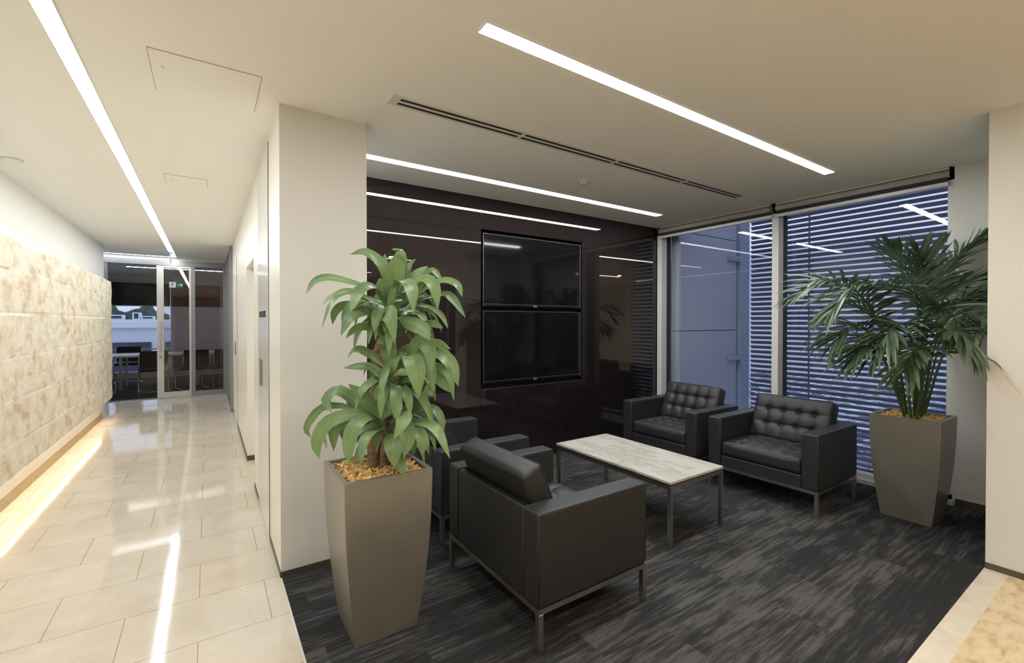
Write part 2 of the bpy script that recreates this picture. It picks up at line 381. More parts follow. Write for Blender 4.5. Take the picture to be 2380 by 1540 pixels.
DRACAENA = {
 'crown_top': [
  (0.049, [(0.052,-0.036,1.553),(0.026,-0.041,1.715),(-0.053,-0.023,1.79),(-0.122,0.011,1.782)]),
  (0.070, [(0.097,-0.042,1.587),(0.1,-0.042,1.736),(0.084,-0.055,1.799),(0.066,-0.067,1.809)]),
  (0.075, [(0.073,-0.086,1.592),(0.066,-0.104,1.703),(0.057,-0.109,1.778)]),
  (0.045, [(0.121,-0.058,1.612),(0.142,-0.059,1.721),(0.174,-0.079,1.775)]),
  (0.049, [(0.1,-0.092,1.609),(0.144,-0.132,1.677),(0.197,-0.168,1.73)]),
  (0.041, [(0.062,0.018,1.631),(0.054,0.037,1.741),(0.056,0.036,1.804)]),
  (0.033, [(-0.022,0.015,1.627),(-0.112,0.1,1.662),(-0.192,0.166,1.681),(-0.25,0.192,1.658),(-0.286,0.192,1.596)]),
  (0.075, [(0.035,-0.049,1.552),(-0.033,-0.099,1.62),(-0.108,-0.12,1.6),(-0.16,-0.135,1.5)]),
  (0.053, [(0.019,-0.038,1.536),(-0.101,0.019,1.592),(-0.191,0.031,1.558),(-0.245,0.042,1.428)]),
  (0.034, [(-0.002,0.001,1.561),(-0.106,0.095,1.616),(-0.174,0.141,1.587),(-0.22,0.147,1.541)]),
  (0.037, [(0.004,-0.004,1.512),(-0.119,0.043,1.544),(-0.177,0.058,1.511),(-0.193,0.056,1.447)]),
  (0.062, [(0.018,-0.038,1.439),(-0.066,-0.053,1.502),(-0.136,-0.055,1.478),(-0.18,-0.05,1.398)]),
  (0.037, [(0.004,-0.029,1.406),(-0.058,-0.036,1.435),(-0.106,-0.027,1.427),(-0.152,-0.021,1.383)]),
  (0.064, [(0.062,-0.079,1.568),(0.055,-0.181,1.649),(0.074,-0.255,1.614),(0.075,-0.293,1.499)]),
  (0.054, [(0.106,-0.096,1.569),(0.151,-0.198,1.661),(0.183,-0.268,1.626),(0.19,-0.298,1.513)]),
  (0.033, [(0.127,-0.086,1.594),(0.229,-0.117,1.714),(0.283,-0.154,1.663)]),
  (0.037, [(0.154,-0.105,1.586),(0.257,-0.173,1.66),(0.316,-0.237,1.642),(0.335,-0.262,1.58)]),
  (0.039, [(0.182,-0.123,1.57),(0.262,-0.201,1.596),(0.297,-0.237,1.568),(0.338,-0.289,1.481)]),
  (0.072, [(0.042,-0.067,1.406),(-0.001,-0.122,1.486),(0.002,-0.208,1.486),(0.006,-0.248,1.362)]),
  (0.059, [(0.082,-0.093,1.487),(0.096,-0.187,1.455),(0.128,-0.27,1.428),(0.149,-0.308,1.377)]),
  (0.029, [(0.134,-0.091,1.545),(0.194,-0.156,1.536),(0.247,-0.204,1.495),(0.272,-0.234,1.429)]),
  (0.025, [(0.127,-0.087,1.504),(0.163,-0.147,1.499),(0.191,-0.178,1.478)]),
  (0.034, [(0.161,-0.087,1.438),(0.222,-0.151,1.452),(0.262,-0.203,1.429)]),
  (0.066, [(0.032,-0.059,1.544),(0.006,-0.077,1.615),(-0.013,-0.087,1.668)]),
  (0.049, [(0.096,-0.102,1.552),(0.125,-0.157,1.607),(0.174,-0.213,1.653)]),
  (0.062, [(0.065,-0.106,1.511),(0.035,-0.145,1.573),(0.042,-0.173,1.641)]),
  (0.041, [(0.011,-0.009,1.438),(-0.031,0.056,1.538),(-0.063,0.102,1.555)]),
  (0.049, [(0.028,-0.046,1.39),(-0.029,-0.006,1.479),(-0.079,0.015,1.499)]),
  (0.037, [(0.012,-0.008,1.57),(-0.087,-0.015,1.567),(-0.147,-0.023,1.502),(-0.168,-0.033,1.44)]),
  (0.049, [(0.021,-0.053,1.374),(-0.012,-0.055,1.439),(-0.079,-0.044,1.534)]),
  (0.045, [(0.059,-0.066,1.439),(0.039,-0.075,1.527),(0.039,-0.099,1.599)]),
  (0.049, [(0.025,-0.018,1.488),(-0.044,-0.031,1.551),(-0.137,-0.029,1.51)]),
  (0.049, [(0.106,-0.073,1.504),(0.154,-0.128,1.569),(0.182,-0.183,1.583)]),
  (0.049, [(0.065,-0.047,1.373),(0.134,-0.068,1.438),(0.169,-0.067,1.497)]),
 ],
 'crown_mid': [
  (0.066, [(0.047,-0.073,1.196),(0.038,-0.089,1.287),(0.015,-0.097,1.364),(-0.031,-0.091,1.361)]),
  (0.057, [(0.057,-0.067,1.203),(0.099,-0.07,1.291),(0.174,-0.12,1.365)]),
  (0.064, [(0.101,-0.108,1.245),(0.136,-0.191,1.364),(0.166,-0.259,1.339),(0.166,-0.297,1.23)]),
  (0.079, [(0.094,-0.128,1.247),(0.088,-0.208,1.304),(0.091,-0.271,1.236),(0.101,-0.291,1.12)]),
  (0.059, [(0.101,-0.109,1.228),(0.142,-0.196,1.301),(0.165,-0.26,1.253),(0.177,-0.281,1.139)]),
  (0.059, [(0.173,-0.12,1.291),(0.236,-0.198,1.305),(0.28,-0.253,1.255),(0.303,-0.281,1.153)]),
  (0.038, [(0.172,-0.144,1.26),(0.227,-0.217,1.247),(0.26,-0.276,1.21),(0.267,-0.306,1.089)]),
  (0.029, [(0.119,-0.084,1.324),(0.209,-0.119,1.37),(0.278,-0.166,1.331),(0.32,-0.22,1.248)]),
  (0.021, [(0.167,-0.115,1.348),(0.259,-0.129,1.365),(0.319,-0.17,1.324)]),
  (0.049, [(0.2,-0.139,1.225),(0.258,-0.179,1.176),(0.302,-0.221,1.114)]),
  (0.046, [(0.024,-0.044,1.244),(-0.036,-0.028,1.298),(-0.092,-0.002,1.327),(-0.135,0.015,1.289)]),
  (0.034, [(0.044,-0.058,1.179),(-0.023,-0.037,1.238),(-0.086,-0.007,1.247),(-0.153,0.026,1.241)]),
  (0.046, [(0.034,-0.064,1.172),(-0.013,-0.056,1.214),(-0.068,-0.03,1.26)]),
  (0.038, [(0.03,-0.098,1.192),(0.046,-0.192,1.227),(0.071,-0.245,1.218)]),
  (0.038, [(0.064,-0.048,1.127),(0.112,-0.08,1.172),(0.207,-0.144,1.172)]),
  (0.046, [(0.178,-0.15,1.081),(0.201,-0.188,1.141),(0.195,-0.221,1.106)]),
  (0.041, [(0.064,-0.072,1.138),(0.001,-0.09,1.153),(-0.039,-0.088,1.089)]),
  (0.057, [(0.057,-0.067,1.195),(0.061,-0.105,1.279),(0.104,-0.146,1.311)]),
  (0.049, [(0.064,-0.024,1.207),(0.037,0.02,1.288),(-0.019,0.057,1.321)]),
  (0.049, [(0.098,-0.047,1.19),(0.172,-0.059,1.253),(0.22,-0.093,1.186)]),
  (0.049, [(0.05,-0.087,1.165),(0.031,-0.121,1.234),(0.057,-0.162,1.298)]),
 ],
 'crown_low': [
  (0.064, [(0.009,-0.049,0.994),(-0.063,-0.036,1.088),(-0.137,-0.009,1.168)]),
  (0.057, [(0.009,-0.037,0.975),(-0.079,0.047,1.061),(-0.154,0.098,1.123),(-0.207,0.122,1.079),(-0.192,0.087,1.025)]),
  (0.033, [(-0.025,0.01,0.979),(-0.115,0.095,1.041),(-0.211,0.16,1.041),(-0.267,0.173,0.987),(-0.288,0.186,0.93),(-0.267,0.172,0.893)]),
  (0.057, [(-0.004,-0.028,0.984),(-0.091,0.006,1.02),(-0.213,0.04,0.989),(-0.265,0.05,0.899),(-0.258,0.033,0.825)]),
  (0.054, [(-0.005,-0.004,0.963),(-0.126,0.054,0.992),(-0.183,0.056,0.95),(-0.191,0.048,0.846)]),
  (0.066, [(-0.001,-0.043,0.97),(-0.062,-0.086,1.017),(-0.131,-0.1,0.981),(-0.158,-0.106,0.895),(-0.161,-0.117,0.819)]),
  (0.067, [(0.013,-0.076,0.942),(-0.048,-0.143,0.96),(-0.104,-0.178,0.933),(-0.132,-0.185,0.829)]),
  (0.051, [(0.006,-0.071,0.97),(0.003,-0.129,1.032),(0.042,-0.191,1.051)]),
  (0.062, [(0.033,-0.089,0.966),(0.041,-0.215,1.031),(0.036,-0.272,1.023),(-0.011,-0.277,0.95)]),
  (0.064, [(0.039,-0.07,0.945),(0.068,-0.173,0.985),(0.072,-0.237,0.928),(0.049,-0.234,0.843)]),
  (0.071, [(0.036,-0.092,0.926),(0.015,-0.187,0.91),(0.012,-0.222,0.804)]),
  (0.051, [(0.09,-0.044,0.967),(0.181,-0.08,1.046),(0.249,-0.113,1.119)]),
  (0.041, [(0.083,-0.063,0.963),(0.152,-0.109,1.02),(0.212,-0.173,1.044),(0.246,-0.209,0.994),(0.251,-0.225,0.919)]),
  (0.054, [(0.076,-0.083,0.951),(0.152,-0.17,0.978),(0.198,-0.261,0.954),(0.237,-0.325,0.831)]),
  (0.049, [(0.083,-0.087,0.935),(0.121,-0.185,0.961),(0.138,-0.245,0.912),(0.134,-0.255,0.852)]),
  (0.021, [(0.104,-0.077,0.938),(0.174,-0.16,0.961),(0.201,-0.215,0.904),(0.207,-0.232,0.842)]),
  (0.041, [(0.083,-0.064,0.905),(0.126,-0.129,0.889),(0.136,-0.148,0.82)]),
  (0.041, [(-0.021,0.054,0.904),(-0.112,0.141,0.941),(-0.129,0.139,0.868)]),
  (0.049, [(0.029,-0.026,0.979),(0.016,-0.041,1.065),(0.023,-0.057,1.115)]),
  (0.025, [(-0.021,0.055,0.937),(-0.185,0.177,0.91),(-0.198,0.173,0.827)]),
  (0.049, [(0.001,0.016,0.975),(-0.059,0.094,1.035),(-0.112,0.142,1.059)]),
  (0.049, [(0.07,-0.03,0.975),(0.143,-0.042,1.019),(0.195,-0.066,1.017)]),
  (0.045, [(0.013,-0.052,0.961),(-0.062,-0.086,0.97),(-0.131,-0.088,0.925)]),
 ],
}
CANES = [
 (0.035, 0.021, [(-0.014,0.0,0.75),(-0.011,-0.001,0.873),(-0.004,-0.003,1.078),(0.005,-0.007,1.291),(0.031,-0.023,1.406),(0.059,-0.041,1.52)]),
 (0.033, 0.023, [(0.05,-0.007,0.752),(0.066,-0.016,0.865),(0.091,-0.031,1.031),(0.084,-0.038,1.132),(0.071,-0.052,1.192)]),
 (0.016, 0.014, [(0.012,-0.053,0.759),(0.015,-0.055,0.856),(0.023,-0.059,0.953)]),
]
FRONDS = [
 (0.30, 16, [(-0.054,0.024,0.774),(-0.14,0.086,1.151),(-0.296,0.134,1.47),(-0.473,0.195,1.676),(-0.667,0.302,1.75),(-0.822,0.406,1.666)]),
 (0.30, 16, [(0.01,-0.02,0.774),(-0.02,-0.054,1.299),(-0.069,-0.078,1.536),(-0.276,-0.059,1.679),(-0.551,0.007,1.716),(-0.793,0.109,1.686),(-0.936,0.168,1.555)]),
 (0.34, 14, [(0.1,-0.02,0.764),(0.119,-0.027,1.294),(0.063,-0.046,1.635),(0.048,-0.034,1.828),(0.032,-0.022,1.973)]),
 (0.32, 15, [(0.19,-0.02,0.754),(0.21,-0.027,1.391),(0.261,-0.058,1.689),(0.333,-0.129,1.886),(0.373,-0.227,2.005),(0.47,-0.315,2.079)]),
 (0.34, 15, [(0.043,-0.041,0.774),(0.062,-0.048,1.393),(0.143,-0.1,1.606),(0.235,-0.221,1.737),(0.321,-0.339,1.77)]),
 (0.30, 14, [(0.075,-0.063,0.774),(0.109,-0.081,1.199),(0.206,-0.144,1.49),(0.274,-0.248,1.622),(0.328,-0.345,1.583)]),
 (0.27, 13, [(-0.073,-0.084,0.794),(-0.229,-0.12,1.126),(-0.369,-0.192,1.314),(-0.453,-0.28,1.402),(-0.536,-0.369,1.381),(-0.592,-0.452,1.299)]),
 (0.28, 15, [(0.066,0.063,0.754),(0.056,0.134,1.087),(0.061,0.193,1.338),(0.029,0.277,1.512),(-0.064,0.377,1.597),(-0.177,0.452,1.534)]),
 (0.26, 14, [(-0.205,0.005,0.794),(-0.289,0.065,1.113),(-0.42,0.095,1.303),(-0.579,0.143,1.433),(-0.693,0.195,1.397),(-0.738,0.225,1.325)]),
 (0.24, 13, [(-0.215,-0.048,0.804),(-0.316,-0.037,1.124),(-0.487,-0.041,1.293),(-0.629,-0.005,1.348),(-0.776,0.034,1.307),(-0.833,0.071,1.239)]),
 (0.30, 14, [(0.149,0.008,0.754),(0.178,0.019,1.39),(0.197,0.033,1.652),(0.123,0.085,1.873),(0.015,0.159,2.034)]),
 (0.28, 14, [(0.17,-0.055,0.762),(0.254,-0.107,1.195),(0.286,-0.199,1.412),(0.312,-0.276,1.441),(0.348,-0.337,1.366)]),
 (0.26, 13, [(-0.12,-0.052,0.794),(-0.263,-0.073,1.124),(-0.406,-0.095,1.328),(-0.577,-0.099,1.443),(-0.781,-0.083,1.403),(-0.836,-0.047,1.287)]),
 (0.24, 12, [(-0.242,-0.09,0.814),(-0.334,-0.146,1.09),(-0.423,-0.205,1.23),(-0.596,-0.208,1.304),(-0.729,-0.191,1.275),(-0.789,-0.176,1.18)]),
 (0.30, 14, [(-0.039,-0.047,0.784),(-0.094,-0.065,1.254),(-0.105,-0.116,1.47),(-0.162,-0.196,1.559),(-0.308,-0.279,1.52),(-0.418,-0.327,1.419)]),
]

# ================================================================== room shell
CZ = 2.70
X_L, X_R = -1.41, 0.34          # corridor walls
Y_DOOR = 10.9
struct('floor', (-1.9, X_R + 0.004, -6.0, Y_DOOR + 0.05, -0.12, 0.0), M['marble_floor'])
struct('floor_carpet', (X_R + 0.004, 5.16, 0.65, 3.95, -0.12, 0.0), M['carpet'])
struct('floor_border', (X_R + 0.004, 3.95, 0.55, 0.65, -0.12, 0.0), M['pale_strip'])
struct('floor_lobby', (X_R + 0.004, 3.95, -6.0, 0.55, -0.12, 0.0), M['amber_floor'])
struct('floor_meeting_room', (-4.6, 4.6, Y_DOOR + 0.05, 15.4, -0.12, 0.0), M['carpet'])
# pale metal edge between carpet and stone, and a joint in the border stones
struct('trim_1', (X_R - 0.004, X_R + 0.004, 0.65, 2.87, -0.02, 0.002), M['frame_cream'])
for i, x in enumerate((0.9, 1.8, 2.7, 3.3)):
    pass
struct('ceiling', (-4.6, 5.3, -6.0, 15.4, CZ, CZ + 0.2), M['ceiling'])
# corridor left wall with plinth under the stone
bm = bmesh.new(); box(bm, -1.9, X_L, -6.0, 9.88, 0.0, CZ)
tag(mk('wall_left', bm, M['wall_white']), kind='structure')
struct('wall_left_plinth', (X_L, -1.33, -6.0, 9.12, 0.10, 2.0), M['wall_white'])
struct('floor_recess', (X_R + 0.004, 0.83, 4.60, 5.50, -0.12, 0.0), M['marble_floor'])
struct('floor_side_room', (X_R + 0.004, 1.5, 8.65, Y_DOOR + 0.05, -0.12, 0.0), M['carpet'])
struct('baseboard_left', (X_L, -1.326, -6.0, 9.12, 0.0, 0.10), M['gold_skirt'])
# corridor right wall: pier + recess
bm = bmesh.new()
box(bm, X_R, 0.83, 2.87, 4.60, 0.0, CZ)
box(bm, X_R + 0.30, 0.83, 4.60, 5.50, 0.0, CZ)
box(bm, X_R, X_R + 0.30, 4.60, 5.50, 2.03, CZ)
box(bm, X_R, 0.83, 5.50, 8.65, 0.0, CZ)
tag(mk('wall_right', bm, M['lining']), kind='structure')
# lounge-side face of the pier is matt paint
struct('wall_pier', (X_R + 0.001, 0.831, 2.869, 2.8699, 0.0, CZ), M['wall'])
bm = bmesh.new()
box(bm, X_R - 0.004, X_R, 2.866, 3.40, 0.0, 0.035); box(bm, X_R - 0.004, X_R, 4.12, 4.60, 0.0, 0.035)
box(bm, X_R - 0.004, X_R, 5.496, 8.65, 0.0, 0.05); box(bm, X_R - 0.004, X_R + 0.29, 5.49, 5.4999, 0.0, 0.05)
tag(mk('baseboard_right', bm, M['skirting']), kind='structure')
struct('baseboard_pier', (X_R, 0.834, 2.862, 2.869, 0.0, 0.032), M['skirting'])
# dark glass wall of the lounge (structure behind, panels in front)
struct('wall_back', (0.83, 5.30, 3.99, 4.15, 0.0, CZ), M['black'])
bm = bmesh.new()
box(bm, 0.83, 2.252, 3.90, 3.93, 0.0, CZ)
tag(mk('wall_glass_left', bm, M['panel_dark']), kind='structure')
bm = bmesh.new(); box(bm, 2.256, 3.600, 3.90, 3.93, 2.385, CZ); box(bm, 2.256, 3.600, 3.90, 3.93, 0.0, 0.785)
tag(mk('wall_glass_centre', bm, M['panel_dark']), kind='structure')
bm = bmesh.new(); box(bm, 3.604, 4.93, 3.90, 3.93, 0.0, CZ)
tag(mk('wall_glass_right', bm, M['panel_dark']), kind='structure')
bm = bmesh.new(); box(bm, 2.256, 3.600, 3.975, 3.99, 0.785, 2.385)
tag(mk('wall_recess', bm, M['recess']), kind='structure')
struct('trim_2', (2.256, 3.60, 3.899, 3.975, 0.781, 0.785), M['chrome'])
bm = bmesh.new(); box(bm, 2.252, 2.2535, 3.8995, 3.93, 0.0, CZ); box(bm, 3.6015, 3.603, 3.8995, 3.93, 0.0, CZ)
tag(mk('trim_3', bm, M['tv_body']), kind='structure')
# window side: nib wall, right block
struct('wall_window_nib', (4.92, 5.30, 0.60, 1.02, 0.0, CZ), M['wall'])
struct('baseboard_nib', (4.912, 4.92, 0.647, 1.00, 0.0, 0.06), M['skirting'])
struct('wall_block', (3.83, 5.30, -6.0, 0.647, 0.0, CZ), M['wall'])
bm = bmesh.new(); box(bm, 3.822, 3.83, -6.0, 0.647, 0.0, 0.035)
tag(mk('baseboard_block', bm, M['skirting']), kind='structure')
# lobby behind the camera
struct('wall_lobby', (-1.9, 3.95, -6.15, -6.0, 0.0, CZ), M['brown_wall'])
bm = bmesh.new(); box(bm, 3.79, 3.83, -1.10, 0.22, 0.0, 2.2)
box(bm, 3.775, 3.79, -0.08, 0.12, 0.3, 2.0)
d2 = tag(mk('door_2', bm, M['door_wood']), kind='structure')
bm = bmesh.new(); box(bm, 3.77, 3.776, -0.04, 0.08, 0.9, 1.9)
mk('door_pane', bm, M['lead_glass'], d2)
# white clad wall left of the dark glass has a matching strip
# ---- lounge window wall
bm = bmesh.new()
for (y0, y1) in ((3.828, 3.90), (2.366, 2.431), (1.02, 1.045 + 0.02)):
    box(bm, 4.95, 5.05, y0, y1, 0.0, CZ)
box(bm, 4.95, 5.05, 1.02, 3.90, 0.0, 0.075)
box(bm, 4.90, 4.95, 1.01, 3.90, 0.0, 0.035)
box(bm, 4.95, 5.17, 1.02, 3.90, 2.60, CZ)
fr = mk('window_1', bm, M['frame_cream']); tag(fr, kind='structure')
bm = bmesh.new()
for (y0, y1) in ((3.85, 3.90), (2.378, 2.42), (1.02, 1.05)): box(bm, 5.05, 5.17, y0, y1, 0.0, CZ)
box(bm, 5.05, 5.17, 1.02, 3.90, 0.0, 0.06)
mk('gasket', bm, M['gasket'], fr)
for y0, y1 in ((1.05, 2.378), (2.42, 3.85)):
    bm = bmesh.new(); vs = [bm.verts.new(p) for p in ((5.15, y0, 0.06), (5.15, y1, 0.06), (5.15, y1, 2.6), (5.15, y0, 2.6))]; bm.faces.new(vs)
    mk('window_pane', bm, M['glass_win'], fr)
# ---- corridor end: glazed partition with sliding door
bm = bmesh.new()
box(bm, -1.9, 0.34, Y_DOOR - 0.05, Y_DOOR + 0.05, 2.54, 2.64)
box(bm, -1.9, -1.505, Y_DOOR - 0.04, Y_DOOR + 0.05, 0.0, 2.54)
box(bm, -0.268, -0.205, Y_DOOR - 0.04, Y_DOOR + 0.04, 0.0, 2.54)
box(bm, 0.258, 0.34, Y_DOOR - 0.04, Y_DOOR + 0.04, 0.0, 2.54)
box(bm, -0.205, 0.258, Y_DOOR - 0.03, Y_DOOR + 0.03, 0.0, 0.10)
box(bm, -1.505, -0.268, Y_DOOR - 0.03, Y_DOOR + 0.04, 0.0, 0.012)
w2 = tag(mk('window_2', bm, M['door_steel']), kind='structure')
bm = bmesh.new(); vs = [bm.verts.new(p) for p in ((-0.205, Y_DOOR, 0.1), (0.258, Y_DOOR, 0.1), (0.258, Y_DOOR, 2.54), (-0.205, Y_DOOR, 2.54))]; bm.faces.new(vs)
mk('window_pane', bm, M['glass_door'], w2)
bm = bmesh.new(); vs = [bm.verts.new(p) for p in ((-1.505, Y_DOOR + 0.02, 0.01), (-0.80, Y_DOOR + 0.02, 0.01), (-0.80, Y_DOOR + 0.02, 2.54), (-1.505, Y_DOOR + 0.02, 2.54))]; bm.faces.new(vs)
mk('window_pane', bm, M['glass_clear'], w2)
struct('wall_bulkhead', (-1.9, 0.34, Y_DOOR - 0.03, Y_DOOR + 0.10, 2.64, CZ), M['wall'])
bm = bmesh.new()
box(bm, -0.80, -0.695, Y_DOOR - 0.045, Y_DOOR - 0.005, 0.005, 2.535)
box(bm, -0.300, -0.270, Y_DOOR - 0.045, Y_DOOR - 0.005, 0.005, 2.535)
box(bm, -0.695, -0.300, Y_DOOR - 0.045, Y_DOOR - 0.005, 0.005, 0.12)
box(bm, -0.695, -0.300, Y_DOOR - 0.045, Y_DOOR - 0.005, 2.50, 2.535)
d1 = tag(mk('door_1', bm, M['door_leaf']), kind='structure')
bm = bmesh.new(); vs = [bm.verts.new(p) for p in ((-0.695, Y_DOOR - 0.025, 0.12), (-0.300, Y_DOOR - 0.025, 0.12), (-0.300, Y_DOOR - 0.025, 2.5), (-0.695, Y_DOOR - 0.025, 2.5))]; bm.faces.new(vs)
mk('door_pane', bm, M['glass_door'], d1)
bm = bmesh.new(); box(bm, -0.745, -0.725, Y_DOOR - 0.10, Y_DOOR - 0.08, 0.90, 1.48, 0.003)
box(bm, -0.742, -0.728, Y_DOOR - 0.08, Y_DOOR - 0.045, 1.38, 1.40); box(bm, -0.742, -0.728, Y_DOOR - 0.08, Y_DOOR - 0.045, 0.98, 1.0)
mk('door_handle', bm, M['chrome'], d1)
bm = bmesh.new(); cyl(bm, (-0.745, Y_DOOR - 0.06, 0.80), (-0.745, Y_DOOR - 0.045, 0.80), 0.022, n=16); mk('door_lock', bm, M['chrome'], d1, True)
# dark mullions of the side partition at the far right of the corridor
bm = bmesh.new()
for y in (8.66, 9.30, 9.95, 10.55): box(bm, 0.30, 0.40, y, y + 0.10, 0.0, 2.66)
box(bm, 0.30, 0.40, 8.65, Y_DOOR - 0.05, 2.62, CZ); box(bm, 0.31, 0.40, 8.65, Y_DOOR - 0.05, 0.0, 0.08)
w3 = tag(mk('window_3', bm, M['door_steel']), kind='structure')
bm = bmesh.new(); vs = [bm.verts.new(p) for p in ((0.36, 8.7, 0.08), (0.36, 10.85, 0.08), (0.36, 10.85, 2.62), (0.36, 8.7, 2.62))]; bm.faces.new(vs)
mk('window_pane', bm, M['glass_smoke'], w3)
struct('wall_side_room', (1.4, 1.5, 8.65, 10.9, 0, CZ), M['wall'])
# ---- meeting room shell
struct('wall_meeting_left', (-4.7, -4.6, Y_DOOR, 15.4, 0, CZ), M['wall'])
struct('wall_meeting_right', (1.55, 1.65, Y_DOOR + 0.06, 15.4, 0, CZ), M['wall'])
struct('wall_meeting_front', (0.40, 4.6, Y_DOOR - 0.02, Y_DOOR + 0.05, 0, CZ), M['wall'])
struct('wall_meeting_front_left', (-4.6, -1.9, Y_DOOR - 0.02, Y_DOOR + 0.05, 0, CZ), M['wall'])
bm = bmesh.new()
box(bm, -4.6, 1.55, 15.20, 15.30, 2.47, CZ); box(bm, -4.6, 1.55, 15.20, 15.32, 0.0, 0.10)
for x in (-4.6, -3.2, -0.83, 0.35, 1.45): box(bm, x, x + 0.06, 15.22, 15.28, 0.1, 2.47)
box(bm, -4.6, 1.55, 15.21, 15.25, 0.735, 0.765)
w4 = tag(mk('window_4', bm, M['frame_cream']), kind='structure')
bm = bmesh.new(); vs = [bm.verts.new(p) for p in ((-4.6, 15.26, 0.1), (1.55, 15.26, 0.1), (1.55, 15.26, 2.47), (-4.6, 15.26, 2.47))]; bm.faces.new(vs)
mk('window_pane', bm, M['glass_win'], w4)
struct('trim_4', (-4.6, 1.55, 15.10, 15.20, 0.0, 0.17), M['frame_cream'])

# ================================================================== split-faced stone cladding
def stone_wall():
    bm = bmesh.new()
    y0, y1, z0, z1 = -1.2, 9.20, 0.295, 2.085
    rows = []; z = z0; rnd = random.Random(3)
    while z < z1 - 0.05:
        h = rnd.choice((0.24, 0.28, 0.33)); zt = min(z1, z + h)
        if z1 - zt < 0.12: zt = z1
        joints = []; y = y0 - rnd.random() * 0.8
        while y < y1 + 0.1:
            joints.append((y, rnd.uniform(-0.004, 0.004), rnd.uniform(-0.02, 0.02), rnd.random() * 50)); y += rnd.uniform(0.55, 1.15)
        rows.append((z, zt, joints)); z = zt
    dy, dz = 0.028, 0.02
    ny = int((y1 - y0) / dy); nz = int(round((z1 - z0) / dz))
    grid = []
    for j in range(nz + 1):
        z = z0 + (z1 - z0) * j / nz; row = []
        rr = next((r for r in rows if r[0] <= z <= r[1]), rows[-1])
        for i in range(ny + 1):
            y = y0 + (y1 - y0) * i / ny
            J = [q for q in rr[2] if q[0] <= y]; q = J[-1] if J else rr[2][0]
            idx = rr[2].index(q); nxt = rr[2][idx + 1][0] if idx + 1 < len(rr[2]) else q[0] + 1
            v = Vector((q[3], y, z))
            d = q[1] + noise.fractal(v * 5.5, 0.9, 2.1, 4) * 0.0055 + noise.noise(v * 1.6) * 0.003 + noise.ridged_multi_fractal(v * 4.0, 1.0, 2.0, 3, 1.0, 2.0) * 0.0015
            e = min(z - rr[0], rr[1] - z, y - q[0], nxt - y)
            if e < 0.012: d -= 0.004 * (1 - e / 0.012)
            yy, zz = y, z
            if i == ny: yy += noise.noise(Vector((3, 0, z * 7))) * 0.03 + noise.noise(Vector((9, 0, z * 24))) * 0.015
            if j == 0: zz += noise.noise(Vector((y * 5, 0, 4))) * 0.016 + noise.noise(Vector((y * 17, 0, 4))) * 0.008
            if j == nz: zz += noise.noise(Vector((y * 2.3, 7, 4))) * 0.012 + q[2] * 0.5
            row.append(bm.verts.new((-1.225 + d, yy, zz)))
        grid.append(row)
    for j in range(nz):
        for i in range(ny): bm.faces.new((grid[j][i], grid[j][i + 1], grid[j + 1][i + 1], grid[j + 1][i]))
    def skirt(line, nrm):
        back = [bm.verts.new((-1.295, v.co.y, v.co.z)) for v in line]
        for i in range(len(line) - 1):
            f = (line[i], line[i + 1], back[i + 1], back[i]); bm.faces.new(f if nrm else f[::-1])
        return back
    b0 = skirt(grid[0], False); skirt(grid[-1], True); skirt([r[-1] for r in grid], False); skirt([r[0] for r in grid], True)
    vs = [bm.verts.new(p) for p in ((-1.295, y0, z0), (-1.295, y0, z1), (-1.295, y1, z1), (-1.295, y1, z0))]; bm.faces.new(vs)
    box(bm, -1.3285, -1.29, y0 + .01, y1 - .1, 0.5, 2.0)      # backing that carries the stone off the wall
    o = mk('stone_cladding', bm, M['stone'])
    tag(o, 'rough split-faced cream limestone cladding along the corridor wall, glowing underneath', 'stone wall')
    return o
stone_wall()
# warm strip hidden below the stone
bm = bmesh.new(); box(bm, -1.33, -1.318, -1.1, 9.0, 0.333, 0.343)
tag(mk('light_strip', bm, M['underglow']), 'warm glowing light strip under the lower edge of the stone cladding', 'light')

# ================================================================== ceiling lights
def strip_light(name, x0, x1, y0, y1, m, label, endcap=None):
    t = empty(name, ((x0 + x1) / 2, (y0 + y1) / 2, CZ), 0, label, 'ceiling light')
    cx, cy = (x0 + x1) / 2, (y0 + y1) / 2; a, b = (x1 - x0) / 2, (y1 - y0) / 2
    bm = bmesh.new()
    for q in ((-a - .005, -a, -b - .005, b + .005), (a, a + .005, -b - .005, b + .005), (-a, a, -b - .005, -b), (-a, a, b, b + .005)):
        box(bm, *q, -0.004, -0.0005)
    mk('light_frame', bm, M['trim_white'], t)
    bm = bmesh.new(); box(bm, -a, a, -b, b, -0.003, -0.0005); mk('diffuser', bm, m, t)
    return t
strip_light('linear_ceiling_light', -0.565, -0.493, -1.5, 10.72, M['strip_hall'], 'long recessed linear light running down the corridor ceiling to the glass door')
strip_light('linear_ceiling_light', -1.88, -0.50, 10.745, 10.775, M['strip_hall'], 'short linear light across the corridor ceiling just above the glass door')
t = strip_light('linear_ceiling_light', 0.965, 4.30, 1.616, 1.690, M['strip_lounge'], 'bright recessed linear light in the lounge ceiling nearest the viewer')
bm = bmesh.new(); box(bm, 1.6675, 1.745, -0.037, 0.037, -0.003, -0.0005); mk('end_cap', bm, M['trim_white'], t)
t = strip_light('linear_ceiling_light', 0.97, 4.36, 3.368, 3.455, M['strip_lounge'], 'recessed linear light in the lounge ceiling beside the dark glass wall')
strip_light('linear_ceiling_light', 0.9, 3.4, -0.90, -0.83, M['strip_lobby'], 'added linear ceiling light of the lobby nearest the lounge, softening the light there')  # second lobby strip, added to spread the light more softly
strip_light('linear_ceiling_light', 0.9, 3.4, -3.60, -3.53, M['strip_lobby'], 'linear ceiling light deep in the lobby, seen only as a reflection')
